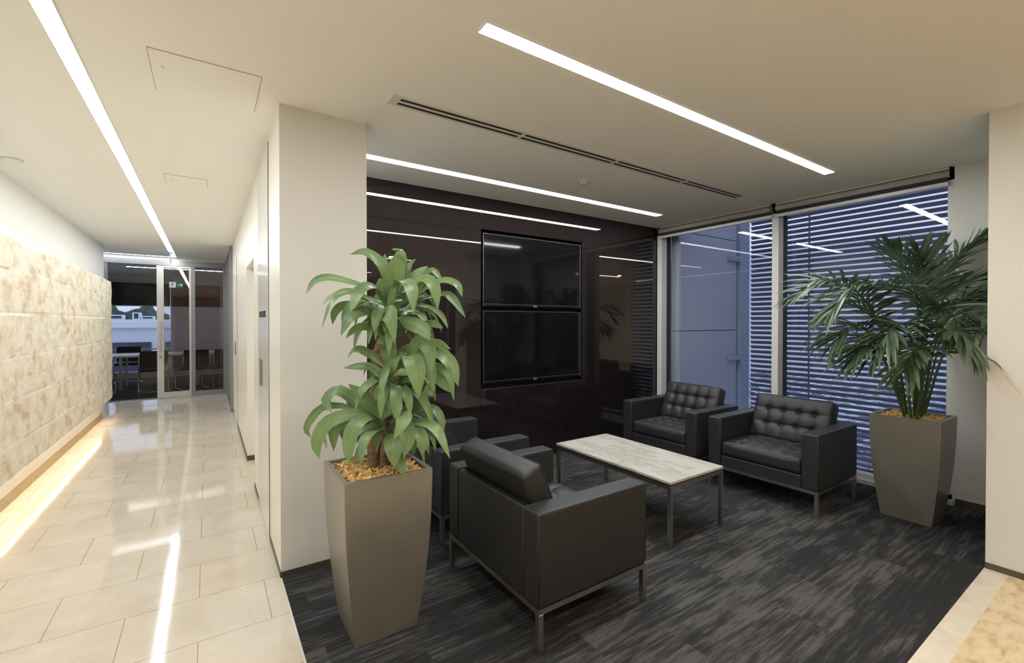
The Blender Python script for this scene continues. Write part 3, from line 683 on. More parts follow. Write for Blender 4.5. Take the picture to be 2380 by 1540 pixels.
def downlight(x, y, label, m=None, r=0.05):
    t = empty('downlight', (x, y, CZ), 0, label, 'ceiling light', 'round downlights of the lobby')
    bm = bmesh.new(); cyl(bm, (0, 0, -0.006), (0, 0, -0.0005), r + 0.018, n=24); mk('trim_ring', bm, M['trim_white'], t)
    bm = bmesh.new(); cyl(bm, (0, 0, -0.009), (0, 0, -0.006), r, n=24); mk('lens', bm, m or M['downlight'], t)
    return t
for x, y, nm in ((1.2, -0.6, 'nearest the lounge'), (2.9, -0.6, 'by the wooden door'), (1.2, -4.0, 'deep in the lobby on the corridor side'), (2.9, -4.0, 'deep in the lobby on the door side')):
    downlight(x, y, 'small warm round downlight in the lobby ceiling ' + nm)
for x, y, lab in ((-1.232, 4.995, 'small unlit round ceiling fitting close to the stone wall'), (-0.145, 8.373, 'small unlit round ceiling fitting near the far end of the corridor')):
    t = empty('ceiling_fitting', (x, y, CZ), 0, lab, 'ceiling fitting', 'unlit round fittings in the corridor ceiling')
    bm = bmesh.new(); cyl(bm, (0, 0, -0.006), (0, 0, -0.0005), 0.062, n=28); mk('rim', bm, M['trim_white'], t)
    bm = bmesh.new(); cyl(bm, (0, 0, -0.010), (0, 0, -0.006), 0.046, n=28); mk('cover', bm, M['ceiling'], t)
t = empty('smoke_detector', (2.752, 2.96, CZ), 0, 'small round white smoke detector on the lounge ceiling', 'smoke detector')
bm = bmesh.new(); cyl(bm, (0, 0, -0.012), (0, 0, -0.0005), 0.052, n=28); mk('base', bm, M['trim_white'], t, False)
bm = bmesh.new(); cyl(bm, (0, 0, -0.030), (0, 0, -0.012), 0.030, 0.036, n=28); mk('sensor_head', bm, M['trim_white'], t, False)
# ---- slot diffuser
t = empty('air_vent', (2.62, 2.465, CZ), 0, 'long two-slot linear air vent in the lounge ceiling', 'air vent')
bm = bmesh.new(); box(bm, -1.75, 1.75, -0.041, 0.041, -0.002, -0.0005); mk('slot_backing', bm, M['slot'], t)
bm = bmesh.new()
box(bm, -1.776, 1.776, 0.040, 0.058, -0.006, -0.0005); box(bm, -1.776, 1.776, -0.058, -0.040, -0.006, -0.0005)
box(bm, -1.776, -1.725, -0.040, 0.040, -0.006, -0.0005); box(bm, 1.745, 1.776, -0.040, 0.040, -0.006, -0.0005)
mk('vent_frame', bm, M['trim_white'], t)
bm = bmesh.new(); box(bm, -1.725, 1.745, -0.009, 0.009, -0.006, -0.002); mk('centre_blade', bm, M['trim_white'], t)
for x in (-0.885, -0.003, 0.868):
    bm = bmesh.new(); box(bm, x - 0.012, x + 0.012, -0.040, 0.040, -0.0062, -0.002); mk('divider', bm, M['trim_white'], t)
# ---- access panels
def hatch(x0, x1, y0, y1, label):
    t = empty('access_panel', ((x0 + x1) / 2, (y0 + y1) / 2, CZ), 0, label, 'access panel')
    a, b = (x1 - x0) / 2, (y1 - y0) / 2
    bm = bmesh.new(); box(bm, -a, a, -b, b, -0.002, -0.0005); mk('shadow_gap', bm, M['hatch_line'], t)
    bm = bmesh.new(); box(bm, -a + .004, a - .004, -b + .004, b - .004, -0.004, -0.0005); mk('panel', bm, M['ceiling'], t)
    bm = bmesh.new(); cyl(bm, (-a + .05, -b + .16, -0.006), (-a + .05, -b + .16, -0.004), 0.008, n=12); mk('catch', bm, M['trim_white'], t)
hatch(-0.225, 0.235, 2.612, 3.075, 'large square flush access panel in the ceiling above the pier')
hatch(-0.30, 0.003, 4.76, 5.06, 'smaller square flush access panel in the corridor ceiling')
# ---- hanging exit blade seen edge-on near the door
t = empty('exit_sign', (-0.535, 9.9, CZ), 0, 'thin clear hanging exit sign seen edge-on below the end of the corridor light', 'sign')
bm = bmesh.new(); box(bm, -0.02, 0.02, -0.17, 0.17, -0.035, -0.004); mk('housing', bm, M['chrome'], t)
bm = bmesh.new(); box(bm, -0.006, 0.006, -0.16, 0.16, -0.20, -0.035); mk('acrylic_blade', bm, M['sign_acrylic'], t)

# ================================================================== corridor right wall fittings
def cupboard(name, y0, y1, zt, hy0, hy1, hz0, hz1, m, label):
    t = empty(name, (X_R, (y0 + y1) / 2, 0.0), 0, label, 'cupboard door')
    c = (y0 + y1) / 2
    bm = bmesh.new(); box(bm, -0.003, -0.0005, y0 - c - 0.006, y1 - c + 0.006, 0.01, zt + 0.006); mk('shadow_gap', bm, M['skirting'], t)
    bm = bmesh.new(); box(bm, -0.006, -0.0005, y0 - c, y1 - c, 0.012, zt); mk('door_leaf', bm, m, t)
    bm = bmesh.new(); box(bm, -0.010, -0.006, hy0 - c, hy1 - c, hz0, hz1, 0.001, 1); mk('pull_plate', bm, M['brass'], t)
    return t, c
t, c = cupboard('hose_reel_cupboard', 3.42, 4.13, 2.66, 3.80, 3.97, 0.985, 1.18, M['lining_cool'], 'flush white cupboard door with hose reel lettering on the corridor side of the pier')
for wd, yy in (('FIRE', 3.955), ('HOSE', 3.785), ('REEL', 3.615)): text_obj('lettering', wd, 0.066, M['black'], t, (-0.0065, yy - c, 1.515), (PI / 2, 0, -PI / 2))
cupboard('flush_cupboard', 7.35, 8.25, 2.35, 7.56, 7.84, 0.985, 1.17, M['lining'], 'flush cream cupboard door with bronze pull plate near the far end of the corridor')

# ================================================================== televisions
def tv(z0, z1, label):
    t = empty('television', (2.932, 3.94, z0), 0, label, 'television', 'wall televisions')
    w, h = 0.650, z1 - z0
    bm = bmesh.new(); box(bm, -w, w, -0.035, 0.03, 0, h, 0.006, 2); mk('casing', bm, M['tv_body'], t)
    bm = bmesh.new(); box(bm, -w + .012, w - .012, -0.0370, -0.034, 0.030, h - 0.012); mk('screen', bm, M['tv_screen'], t)
    bm = bmesh.new()
    for q in ((-w, -w + .0015, 0, h), (w - .0015, w, 0, h), (-w, w, h - .0015, h)): box(bm, q[0], q[1], -0.0375, -0.0345, q[2], q[3])
    box(bm, -w + .012, w - .012, -0.0375, -0.0345, 0.0285, 0.030)
    mk('bezel_edge', bm, M['door_steel'], t)
    bm = bmesh.new(); cyl(bm, (-0.012, -0.0385, 0.016), (-0.012, -0.036, 0.016), 0.0085, n=20); lg = mk('badge', bm, M['silver'], t)
    text_obj('badge_letters', 'LG', 0.021, M['silver'], t, (0.012, -0.0365, 0.016), (PI / 2, 0, 0), 0.0006)
    bm = bmesh.new(); box(bm, -0.035, 0.035, -0.042, -0.035, -0.004, 0.003, 0.002, 2); mk('sensor_lip', bm, M['tv_body'], t)
    bm = bmesh.new(); box(bm, -0.2, 0.2, 0.03, 0.034, h * .3, h * .7); mk('wall_bracket', bm, M['door_steel'], t)
tv(1.612, 2.348, 'upper of the two black televisions stacked in the dark glass wall')
tv(0.832, 1.572, 'lower of the two black televisions stacked in the dark glass wall')

# ================================================================== roller blinds
def blind(y0, y1, label):
    t = empty('roller_blind', (4.93, (y0 + y1) / 2, CZ), 0, label, 'blind', 'roller blinds over the lounge window')
    a = (y1 - y0) / 2
    bm = bmesh.new(); box(bm, -0.004, 0.018, -a, a, -0.018, -0.002); mk('head_rail', bm, M['frame_cream'], t)
    bm = bmesh.new(); cyl(bm, (0.012, -a, -0.052), (0.012, a, -0.052), 0.031, n=24); mk('fabric_roll', bm, M['blind_beige'], t, True)
    bm = bmesh.new(); box(bm, -0.004, -0.001, -a + .01, a - .01, -0.118, -0.078); mk('fabric', bm, M['blind_dark'], t)
    bm = bmesh.new(); box(bm, -0.012, 0.006, -a + .005, a - .005, -0.147, -0.116, 0.003, 2); mk('bottom_rail', bm, M['frame_cream'], t)
    for y in (-a - 0.006, a + 0.002):
        bm = bmesh.new(); box(bm, -0.022, 0.04, y, y + 0.004, -0.075, -0.001); mk('end_bracket', bm, M['black'], t)
    return t
blind(1.05, 2.385, 'retracted roller blind above the wide right-hand pane')
t = blind(2.415, 3.86, 'retracted roller blind above the left-hand pane beside the dark wall')
bm = bmesh.new(); tube(bm, spline([(-0.03, -0.725, -0.006), (-0.04, -0.715, -0.03), (-0.038, -0.71, -0.06), (-0.02, -0.72, -0.085)], 10), 0.004, 8); mk('cable_loop', bm, M['black'], t, True)

# ================================================================== armchairs
def pillow(name, m, parent, W_, D_, T_, cols, rows, r=0.035, puff=0.012, dimple=0.022, crown=0.0):
    # box W (x) by D (y) by T (z), buttons on +z face
    bm = bmesh.new(); nx, ny, nz = 64, 48, 8
    def axis(n, L): return [-L / 2 + L * i / n for i in range(n + 1)]
    X, Y, Z = axis(nx, W_), axis(ny, D_), axis(nz, T_)
    cache = {}
    btn = []
    for j in range(rows):
        for i in range(cols):
            btn.append((-W_ / 2 + W_ * (i + 1) / (cols + 1), -D_ / 2 + D_ * (j + 1) / (rows + 1)))
    xs = sorted({b[0] for b in btn}); ys = sorted({b[1] for b in btn})
    def V(x, y, z):
        k = (round(x, 5), round(y, 5), round(z, 5))
        if k in cache: return cache[k]
        c = Vector((max(-W_ / 2 + r, min(W_ / 2 - r, x)), max(-D_ / 2 + r, min(D_ / 2 - r, y)), max(-T_ / 2 + r, min(T_ / 2 - r, z))))
        d = Vector((x, y, z)) - c
        p = c + d.normalized() * r if d.length > 1e-6 else Vector((x, y, z))
        ex = min(1, (W_ / 2 - abs(x)) / 0.10); ey = min(1, (D_ / 2 - abs(y)) / 0.10); ez = min(1, (T_ / 2 - abs(z)) / 0.03)
        if z > T_ / 2 - 1e-6:
            s = (max(0, ex) * max(0, ey)) ** 0.5
            h = crown * s
            u = (x + W_ / 2) / W_ * (cols + 1); v = (y + D_ / 2) / D_ * (rows + 1)
            h += puff * abs(math.sin(PI * u)) ** 0.6 * abs(math.sin(PI * v)) ** 0.6 * s
            for bx_, by_ in btn:
                q = ((x - bx_) ** 2 + (y - by_) ** 2)
                h -= dimple * math.exp(-q / (2 * 0.014 ** 2)) + dimple * 0.35 * math.exp(-q / (2 * 0.035 ** 2))
            for yy in ys:
                if xs[0] <= x <= xs[-1]: h -= 0.005 * math.exp(-((y - yy) / 0.007) ** 2)
            for xx in xs:
                if ys[0] <= y <= ys[-1]: h -= 0.003 * math.exp(-((x - xx) / 0.007) ** 2)
            p.z += h
        elif z < -T_ / 2 + 1e-6: pass
        else:
            if abs(x) > W_ / 2 - 1e-6: p.x += math.copysign(0.006 * max(0, ez) * max(0, ey), x)
            if abs(y) > D_ / 2 - 1e-6: p.y += math.copysign(0.008 * max(0, ez) * max(0, ex), y)
        cache[k] = bm.verts.new(p); return cache[k]
    def quad(a, b, c, d):
        vs = [V(*a), V(*b), V(*c), V(*d)]
        if len(set(vs)) == 4: bm.faces.new(vs)
    for i in range(nx):
        for j in range(ny):
            quad((X[i], Y[j], Z[-1]), (X[i + 1], Y[j], Z[-1]), (X[i + 1], Y[j + 1], Z[-1]), (X[i], Y[j + 1], Z[-1]))
            quad((X[i], Y[j + 1], Z[0]), (X[i + 1], Y[j + 1], Z[0]), (X[i + 1], Y[j], Z[0]), (X[i], Y[j], Z[0]))
    for i in range(nx):
        for k in range(nz):
            quad((X[i], Y[0], Z[k]), (X[i + 1], Y[0], Z[k]), (X[i + 1], Y[0], Z[k + 1]), (X[i], Y[0], Z[k + 1]))
            quad((X[i + 1], Y[-1], Z[k]), (X[i], Y[-1], Z[k]), (X[i], Y[-1], Z[k + 1]), (X[i + 1], Y[-1], Z[k + 1]))
    for j in range(ny):
        for k in range(nz):
            quad((X[0], Y[j + 1], Z[k]), (X[0], Y[j], Z[k]), (X[0], Y[j], Z[k + 1]), (X[0], Y[j + 1], Z[k + 1]))
            quad((X[-1], Y[j], Z[k]), (X[-1], Y[j + 1], Z[k]), (X[-1], Y[j + 1], Z[k + 1]), (X[-1], Y[j], Z[k + 1]))
    # buttons
    o = mk(name, bm, m, parent, True)
    bm = bmesh.new(); bmesh.ops.create_uvsphere(bm, u_segments=10, v_segments=6, radius=0.009, matrix=Matrix.Diagonal((1, 1, 0.5, 1)))
    b0 = mk('button', bm, m, o, True)
    for q, (bx_, by_) in enumerate(btn):
        b = b0 if q == 0 else b0.copy()
        if q: coll.objects.link(b); b.parent = o
        b.location = (bx_, by_, T_ / 2 - dimple * 1.2 + crown * 0.9)
    # edge piping round the buttoned face
    loop = []
    for sx, sy in ((-1, -1), (1, -1), (1, 1), (-1, 1)):
        cx, cy = sx * (W_ / 2 - r), sy * (D_ / 2 - r)
        a0 = math.atan2(sy, sx) - PI / 4
        for q in range(5):
            a = a0 + q * PI / 8
            loop.append((cx + math.cos(a) * r * 0.86, cy + math.sin(a) * r * 0.86, T_ / 2 - r + r * 0.62))
    bm = bmesh.new(); tube(bm, loop + [loop[0]], 0.0022, 6); mk('piping', bm, m, o, True)
    return o
CH_W, CH_D, ARM_W, ARM_H = 0.885, 0.71, 0.118, 0.617
def make_chair():
    t = empty('armchair')
    L = M['leather']; hw, hd = CH_W / 2, CH_D / 2
    for s in (-1, 1):
        bm = bmesh.new(); y0, y1 = (s * hw, s * (hw - ARM_W)) if s < 0 else (s * (hw - ARM_W), s * hw)
        box(bm, -hd, hd, y0, y1, 0.197, ARM_H, 0.012, 3)
        a = mk('arm', bm, L, t, True)
        bm = bmesh.new(); yo = s * (hw - 0.003); yi = s * (hw - ARM_W + 0.003); zt = ARM_H - 0.003
        for y in (yo, yi): tube(bm, [(-hd + .004, y, 0.21), (-hd + .004, y, zt - 0.01), (-hd + .014, y, zt), (hd - .014, y, zt), (hd - .004, y, zt - 0.01), (hd - .004, y, 0.21)], 0.0022, 6)
        mk('piping', bm, L, a, True)
    bm = bmesh.new(); box(bm, -hd + 0.001, -hd + 0.045, -hw + ARM_W + .001, hw - ARM_W - .001, 0.197, ARM_H - 0.004, 0.010, 3); mk('back_panel', bm, L, t, True)
    bm = bmesh.new(); box(bm, -hd + 0.045, hd - 0.004, -hw + ARM_W + .001, hw - ARM_W - .001, 0.197, 0.292, 0.008, 2); mk('seat_base', bm, L, t, True)
    iw = CH_W - 2 * ARM_W - 0.014
    s = pillow('seat_cushion', L, t, iw, CH_D - 0.17, 0.115, 4, 3, 0.020, 0.010, 0.016, 0.012)
    # local x of the pillow runs across the chair
    s.rotation_euler = (0, 0, PI / 2); s.location = (0.082, 0, 0.2935 + 0.0575)
    b = pillow('back_cushion', L, t, iw, 0.395, 0.122, 4, 2, 0.018, 0.012, 0.026, 0.010)
    # face (+z local) looks forward and up; y local runs up the back
    ang = math.atan2(0.155, 0.375)       # lean
    up = Vector((-math.sin(ang), 0, math.cos(ang))); fw = Vector((math.cos(ang), 0, math.sin(ang)))
    right = up.cross(fw)
    Rm = Matrix((right, up, fw)).transposed()
    b.rotation_euler = Rm.to_euler()
    # front-top corner at (-hd+.118, .785): centre = corner - up*h/2 - fw*t/2
    ft = Vector((-hd + 0.112, 0, 0.792)); b.location = ft - up * 0.1975 - fw * 0.0625
    bm = bmesh.new()
    for y in (-hw + .0125, hw - .0125): box(bm, -hd, hd, y - .0125, y + .0125, 0.172, 0.197)
    for x in (-hd + .0125, hd - .0125): box(bm, x - .0125, x + .0125, -hw + .025, hw - .025, 0.172, 0.197)
    mk('base_frame', bm, M['chrome'], t)
    for sx in (-1, 1):
        for sy in (-1, 1):
            bm = bmesh.new(); x = sx * (hd - .0135); y = sy * (hw - .0135); box(bm, x - .0135, x + .0135, y - .0135, y + .0135, 0.0, 0.172, 0.001, 1)
            mk('leg', bm, M['chrome'], t)
    return t
proto = make_chair()
G = 'matching black leather armchairs'
spots = [((1.550, 2.008), 0.0, 'black leather armchair in the foreground, its back to the viewer, right of the tall planter'),
         ((1.607, 3.125), 0.0, 'black leather armchair partly hidden by the leaves, between the pier and the dark glass wall'),
         ((4.092, 1.940), PI, 'black leather armchair with buttoned back beside the potted palm'),
         ((4.092, 2.945), PI, 'black leather armchair with buttoned back at the window corner next to the dark wall')]
for i, (p, r, lab) in enumerate(spots):
    o = proto if i == 0 else copy_tree(proto)
    o.location = (p[0], p[1], 0); o.rotation_euler = (0, 0, r); tag(o, lab, 'armchair', G)

# ================================================================== marble coffee table
t = empty('coffee_table', (2.755, 2.40, 0), 0, 'low rectangular coffee table with pale veined marble top on steel legs', 'table')
hx, hy = 0.297, 0.572
bm = bmesh.new(); box(bm, -hx, hx, -hy, hy, 0.413, 0.431, 0.002, 2); mk('tabletop', bm, M['table_marble'], t)
bm = bmesh.new(); box(bm, -hx + .012, hx - .012, -hy + .012, hy - .012, 0.407, 0.413); mk('spacer', bm, M['black'], t)
bm = bmesh.new()
for x in (-hx + .0125, hx - .0125): box(bm, x - .0125, x + .0125, -hy, hy, 0.379, 0.407)
for y in (-hy + .0125, hy - .0125): box(bm, -hx + .025, hx - .025, y - .0125, y + .0125, 0.379, 0.407)
mk('table_frame', bm, M['chrome'], t)
for sx in (-1, 1):
    for sy in (-1, 1):
        bm = bmesh.new(); x = sx * (hx - .0125); y = sy * (hy - .0125); box(bm, x - .0125, x + .0125, y - .0125, y + .0125, 0, 0.379); mk('leg', bm, M['chrome'], t)

# ================================================================== planters
def planter_mesh(parent, zt=0.762):
    prof = [(0.0, 0.148), (0.05, 0.155), (0.15, 0.168), (0.28, 0.182), (0.42, 0.194), (0.56, 0.201), (0.68, 0.204), (zt, 0.205)]
    bm = bmesh.new()
    def ring(z, w, r=0.004):
        out = []
        for sx, sy in ((-1, -1), (1, -1), (1, 1), (-1, 1)):
            a0 = math.atan2(sy, sx) - PI / 4
            for q in range(3):
                a = a0 + q * PI / 4
                out.append(bm.verts.new((sx * (w - r) + math.cos(a) * r, sy * (w - r) + math.sin(a) * r, z)))
        return out
    P = []
    for i in range(25):
        z = zt * i / 24
        k = max(j for j in range(len(prof) - 1) if prof[j][0] <= z + 1e-9); a, b = prof[k], prof[k + 1]
        u = (z - a[0]) / (b[0] - a[0]); P.append((z, a[1] + (b[1] - a[1]) * u))
    rings = [ring(z, w) for z, w in P]
    rings.append(ring(zt, 0.205 - 0.022)); rings.append(ring(zt - 0.09, 0.198 - 0.026))
    for a, b in zip(rings, rings[1:]):
        n = len(a)
        for i in range(n): bm.faces.new((a[i], a[(i + 1) % n], b[(i + 1) % n], b[i]))
    bm.faces.new(rings[0][::-1]); bm.faces.new(rings[-1])
    o = mk('planter', bm, M['planter'], parent)
    for p in o.data.polygons: p.use_smooth = False
    return o
def mulch(parent, zt, seed):
    rnd = random.Random(seed); bm = bmesh.new()
    box(bm, -0.172, 0.172, -0.172, 0.172, zt - 0.085, zt - 0.028)
    for k in range(760):
        x, y = rnd.uniform(-0.165, 0.165), rnd.uniform(-0.165, 0.165)
        z = zt - 0.024 + rnd.random() * 0.014 + 0.012 * (1 - (abs(x) + abs(y)) / 0.34)
        l, w, h = rnd.uniform(0.008, 0.022), rnd.uniform(0.004, 0.010), rnd.uniform(0.001, 0.003)
        m = Matrix.Translation((x, y, z)) @ Matrix.Rotation(rnd.random() * 6.28, 4, 'Z') @ Matrix.Rotation(rnd.uniform(-.7, .7), 4, 'Y') @ Matrix.Rotation(rnd.uniform(-.5, .5), 4, 'X')
        vs = [bm.verts.new(m @ Vector(p)) for p in ((-l, -w, -h), (l * .8, -w * .7, -h), (l, w * .6, -h), (-l * .7, w, -h), (-l, -w, h), (l * .8, -w * .7, h), (l, w * .6, h), (-l * .7, w, h))]
        for f in ((0, 3, 2, 1), (4, 5, 6, 7), (0, 1, 5, 4), (1, 2, 6, 5), (2, 3, 7, 6), (3, 0, 4, 7)): bm.faces.new([vs[i] for i in f])
    return tag(mk('wood_chip_mulch', bm, M['chips'], parent), kind='stuff')
VIEW = Vector((-math.sin(YAW), -math.cos(YAW), 0.0))      # from plants back to the room's open side
def leaf(bm, uvl, pts, w, face, rnd, n=12, fold=0.22, base=0.30):
    P = spline(pts, n); up = Vector((0, 0, 1))
    roll = rnd.uniform(-0.5, 0.5); prev = None; wav = rnd.random() * 6
    for i, p in enumerate(P):
        t = i / n
        d = (P[min(i + 1, n)] - P[max(i - 1, 0)]).normalized()
        nrm = (up * 0.75 + face * 0.75); nrm = nrm - d * nrm.dot(d)
        if nrm.length < 0.05: nrm = d.orthogonal()
        nrm.normalize(); nrm = Matrix.Rotation(roll, 3, d) @ nrm
        s = d.cross(nrm).normalized()
        ww = w / 2 * (base + (1 - base) * math.sin(PI * min(1, t / 0.9 + 0.02) ** 0.8)) if t < 0.55 else w / 2 * max(0.02, (1 - ((t - 0.55) / 0.45) ** 1.9))
        if t < 0.55: ww = w / 2 * (base + (1 - base) * math.sin(PI / 2 * t / 0.55) ** 1.1)
        wob = 0.06 * math.sin(t * 9 + wav)
        row = [bm.verts.new(p + s * ww * (-1) + nrm * ww * (fold + wob)), bm.verts.new(p - s * ww * 0.5 + nrm * ww * fold * 0.4), bm.verts.new(p), bm.verts.new(p + s * ww * 0.5 + nrm * ww * fold * 0.4), bm.verts.new(p + s * ww + nrm * ww * (fold - wob))]
        if prev:
            for k in range(4):
                f = bm.faces.new((prev[0][k], prev[0][k + 1], row[k + 1], row[k])); f.smooth = True
                for lp, (uu, vv) in zip(f.loops, ((k / 4, prev[1]), ((k + 1) / 4, prev[1]), ((k + 1) / 4, t), (k / 4, t))): lp[uvl].uv = (uu, vv)
        prev = (row, t)

# ---- dracaena in the foreground planter (leaf paths measured in metres from the planter's centre)
t = empty('potted_dracaena', (0.685, 2.205, 0), 0, 'leafy dracaena with broad drooping leaves in the tall planter by the white pier', 'potted plant')
planter_mesh(t); mulch(t, 0.762, 5)
for r0, r1, path in CANES:
    bm = bmesh.new(); P = spline(path, 40)
    P[0].z = min(P[0].z, 0.72)
    R = [(r0 + (r1 - r0) * (i / 40) ** 0.6) * (1 + 0.05 * math.sin(i * 2.4)) for i in range(41)]
    tube(bm, P, R, 14); mk('cane', bm, M['cane'], t, True)
rnd = random.Random(11)
for key in ('crown_top', 'crown_mid', 'crown_low'):
    L = DRACAENA[key]
    bm = bmesh.new(); uvl = bm.loops.layers.uv.new('UVMap')
    for w, path in L: leaf(bm, uvl, path, w * 1.2, VIEW, rnd)
    # leaves on the far side of the crown
    c = Vector(L[0][1][0]); hearts = {'crown_top': (0.075, 0.0, 1.50), 'crown_mid': (0.085, -0.03, 1.16), 'crown_low': (0.05, 0.0, 0.95)}
    hc = Vector(hearts[key])
    for k in range(16):
        a = math.atan2(-VIEW.y, -VIEW.x) + rnd.uniform(-1.25, 1.25); ln = rnd.uniform(0.20, 0.32); e = rnd.uniform(0.1, 0.9)
        d = Vector((math.cos(a), math.sin(a), 0)); z0 = rnd.uniform(-0.10, 0.08)
        p0 = hc + Vector((0, 0, z0)); pts = [p0, p0 + d * ln * .4 + Vector((0, 0, ln * .35 * e)), p0 + d * ln * .8 + Vector((0, 0, ln * .25 * e - .03)), p0 + d * ln + Vector((0, 0, -0.12 * (1.2 - e)))]
        leaf(bm, uvl, pts, rnd.uniform(0.04, 0.06), d, rnd)
    for k in range(14):
        a = rnd.uniform(0, 6.28); ln = rnd.uniform(0.13, 0.22); e = rnd.uniform(-0.2, 0.9)
        d = Vector((math.cos(a), math.sin(a), 0)); p0 = hc + Vector((0, 0, rnd.uniform(-0.12, 0.05)))
        pts = [p0, p0 + d * ln * .45 + Vector((0, 0, ln * .4 * e)), p0 + d * ln * .85 + Vector((0, 0, ln * .2 * e - .04)), p0 + d * ln + Vector((0, 0, -0.11))]
        leaf(bm, uvl, pts, rnd.uniform(0.04, 0.06), d + VIEW * .5, rnd)
    mk('foliage', bm, M['drac_leaf'], t)
# a fallen yellow leaf on the mulch
bm = bmesh.new(); uvl = bm.loops.layers.uv.new('UVMap')
leaf(bm, uvl, [(0.03, 0.16, 0.775), (0.08, 0.13, 0.80), (0.13, 0.08, 0.775), (0.155, 0.0, 0.755)], 0.035, VIEW, rnd)
mk('dry_leaf', bm, simple('dry_leaf', (0.62, 0.42, 0.08), 0.6), t)

# ---- kentia palm by the window
t = empty('potted_palm', (4.41, 1.135, 0), 0, 'feathery green palm in a tall grey planter in the corner by the window', 'potted plant')
planter_mesh(t); mulch(t, 0.762, 9)
rnd = random.Random(4)
XMAX, YMIN = 4.87 - 4.41, 0.70 - 1.135
def clampp(p, xm=XMAX):
    # keep leaves off the window nib and the wall block
    if p.x > xm: p.x = xm - 0.01
    if p.x > 3.80 - 4.41 and p.y < YMIN: p.y = YMIN
    return p
for fi, (LL, nl, path) in enumerate(FRONDS):
    bm = bmesh.new(); uvl = bm.loops.layers.uv.new('UVMap')
    n = 44; path = [Vector(p) for p in path]; path[0].z = 0.72
    path[0].x *= 0.6; path[0].y *= 0.6
    P = [clampp(p) for p in spline(path, n)]
    tube(bm, P, [0.0085 * (1 - 0.78 * i / n) + 0.001 for i in range(n + 1)], 6)
    for f in bm.faces: f.material_index = 1
    t0 = 0.40
    nk = int(nl * 1.75)
    for k in range(nk + 1):
        u = t0 + (1 - t0) * k / nk; i = min(n - 1, int(u * n)); fr_ = u * n - i
        p = P[i].lerp(P[min(n, i + 1)], fr_); d = (P[min(i + 1, n)] - P[max(i - 1, 0)]).normalized()
        v = (u - t0) / (1 - t0)
        ln = LL * 0.97 * (0.50 + 0.70 * math.sin(PI * (0.12 + 0.80 * v))) * rnd.uniform(0.85, 1.1)
        side = d.cross(Vector((0, 0, 1)))
        if side.length < 0.35: side = side * 0.3 + d.cross(VIEW) * 0.9
        side.normalize(); nrm = side.cross(d).normalized()
        ang = 1.05 - 0.75 * v
        for sg in (-1, 1):
            if rnd.random() < 0.04: continue
            dirv = (d * math.cos(ang) + side * sg * math.sin(ang) + nrm * rnd.uniform(0.0, 0.28)).normalized()
            g = 0.08 + 0.30 * rnd.random()
            pts = [p.copy()]
            for q in (0.33, 0.66, 1.0): pts.append(p + dirv * ln * q + Vector((0, 0, -g * ln * q * q)))
            pts = [clampp(x) for x in pts]
            leaf(bm, uvl, pts, rnd.uniform(0.021, 0.033), nrm + VIEW * 0.2, rnd, 6, 0.30, 0.35)
    mk('frond', bm, None, t, mats=[M['palm_leaf'], M['palm_stem']])
# young shoots at the foot
for k in range(7):
    a = k * 0.9; bm = bmesh.new(); x, y = 0.05 * math.cos(a), 0.05 * math.sin(a)
    tube(bm, spline([(x, y, 0.72), (x * 1.8, y * 1.8, 0.95), (x * 3.0, y * 3.0, 1.25)], 10), [0.009 - 0.0005 * i for i in range(11)], 6); mk('stem', bm, M['palm_stem'], t, True)

# ================================================================== outside the lounge window
t = empty('outdoor_fin_wall', (5.17, 3.75, 0), 0, 'blue-grey cladded outdoor fin wall beyond the left-hand pane', 'outdoor wall')
bm = bmesh.new()
for z0, z1 in ((-1.0, 1.335), (1.345, 2.665), (2.675, 4.0)): box(bm, 0.03, 1.42, 0, 0.12, z0, z1)
mk('cladding_panel', bm, M['clad'], t)
bm = bmesh.new(); box(bm, 0.04, 1.41, 0.02, 0.10, -1.0, 4.0); mk('joint_backing', bm, M['gasket'], t)
for z in (0.925, 2.395):
    bm = bmesh.new(); box(bm, 1.18, 1.45, -0.05, 0.0, z - 0.035, z + 0.035, 0.004, 1); cyl(bm, (1.25, -0.07, z), (1.25, -0.05, z), 0.02, n=12); cyl(bm, (1.36, -0.07, z), (1.36, -0.05, z), 0.02, n=12)
    mk('clamp_bracket', bm, M['clad_post'], t)
bm = bmesh.new(); box(bm, 6.62, 6.86, 3.70, 3.86, -1.0, 4.0)
tag(mk('outdoor_post', bm, M['clad_post']), 'grey-blue outdoor post between the fin wall and the louvre screen', 'post')
t = empty('louvre_screen', (6.95, 1.4, 0), 0, 'outdoor screen of horizontal aluminium louvres beyond the lounge window', 'screen')
z = -0.95; k = 0
while z < 3.9:
    bm = bmesh.new(); m4 = Matrix.Translation((0, 0, z)) @ Matrix.Rotation(math.radians(53), 4, 'Y')
    vs = box(bm, -0.026, 0.026, -2.6, 2.32, -0.005, 0.005)
    for v in vs: pass
    bmesh.ops.transform(bm, matrix=m4, verts=bm.verts[:])
    mk('louvre_blade', bm, M['slat'], t); z += 0.0725
for y in (1.53, -0.5, -2.5):
    bm = bmesh.new(); box(bm, 0.036, 0.05, y - 0.009, y + 0.009, -1.0, 3.95); mk('screen_post', bm, M['slat'], t)
bm = bmesh.new(); box(bm, -12, 90, -40, 80, -6.1, -6.0); tag(mk('ground', bm, M['street']), kind='structure')
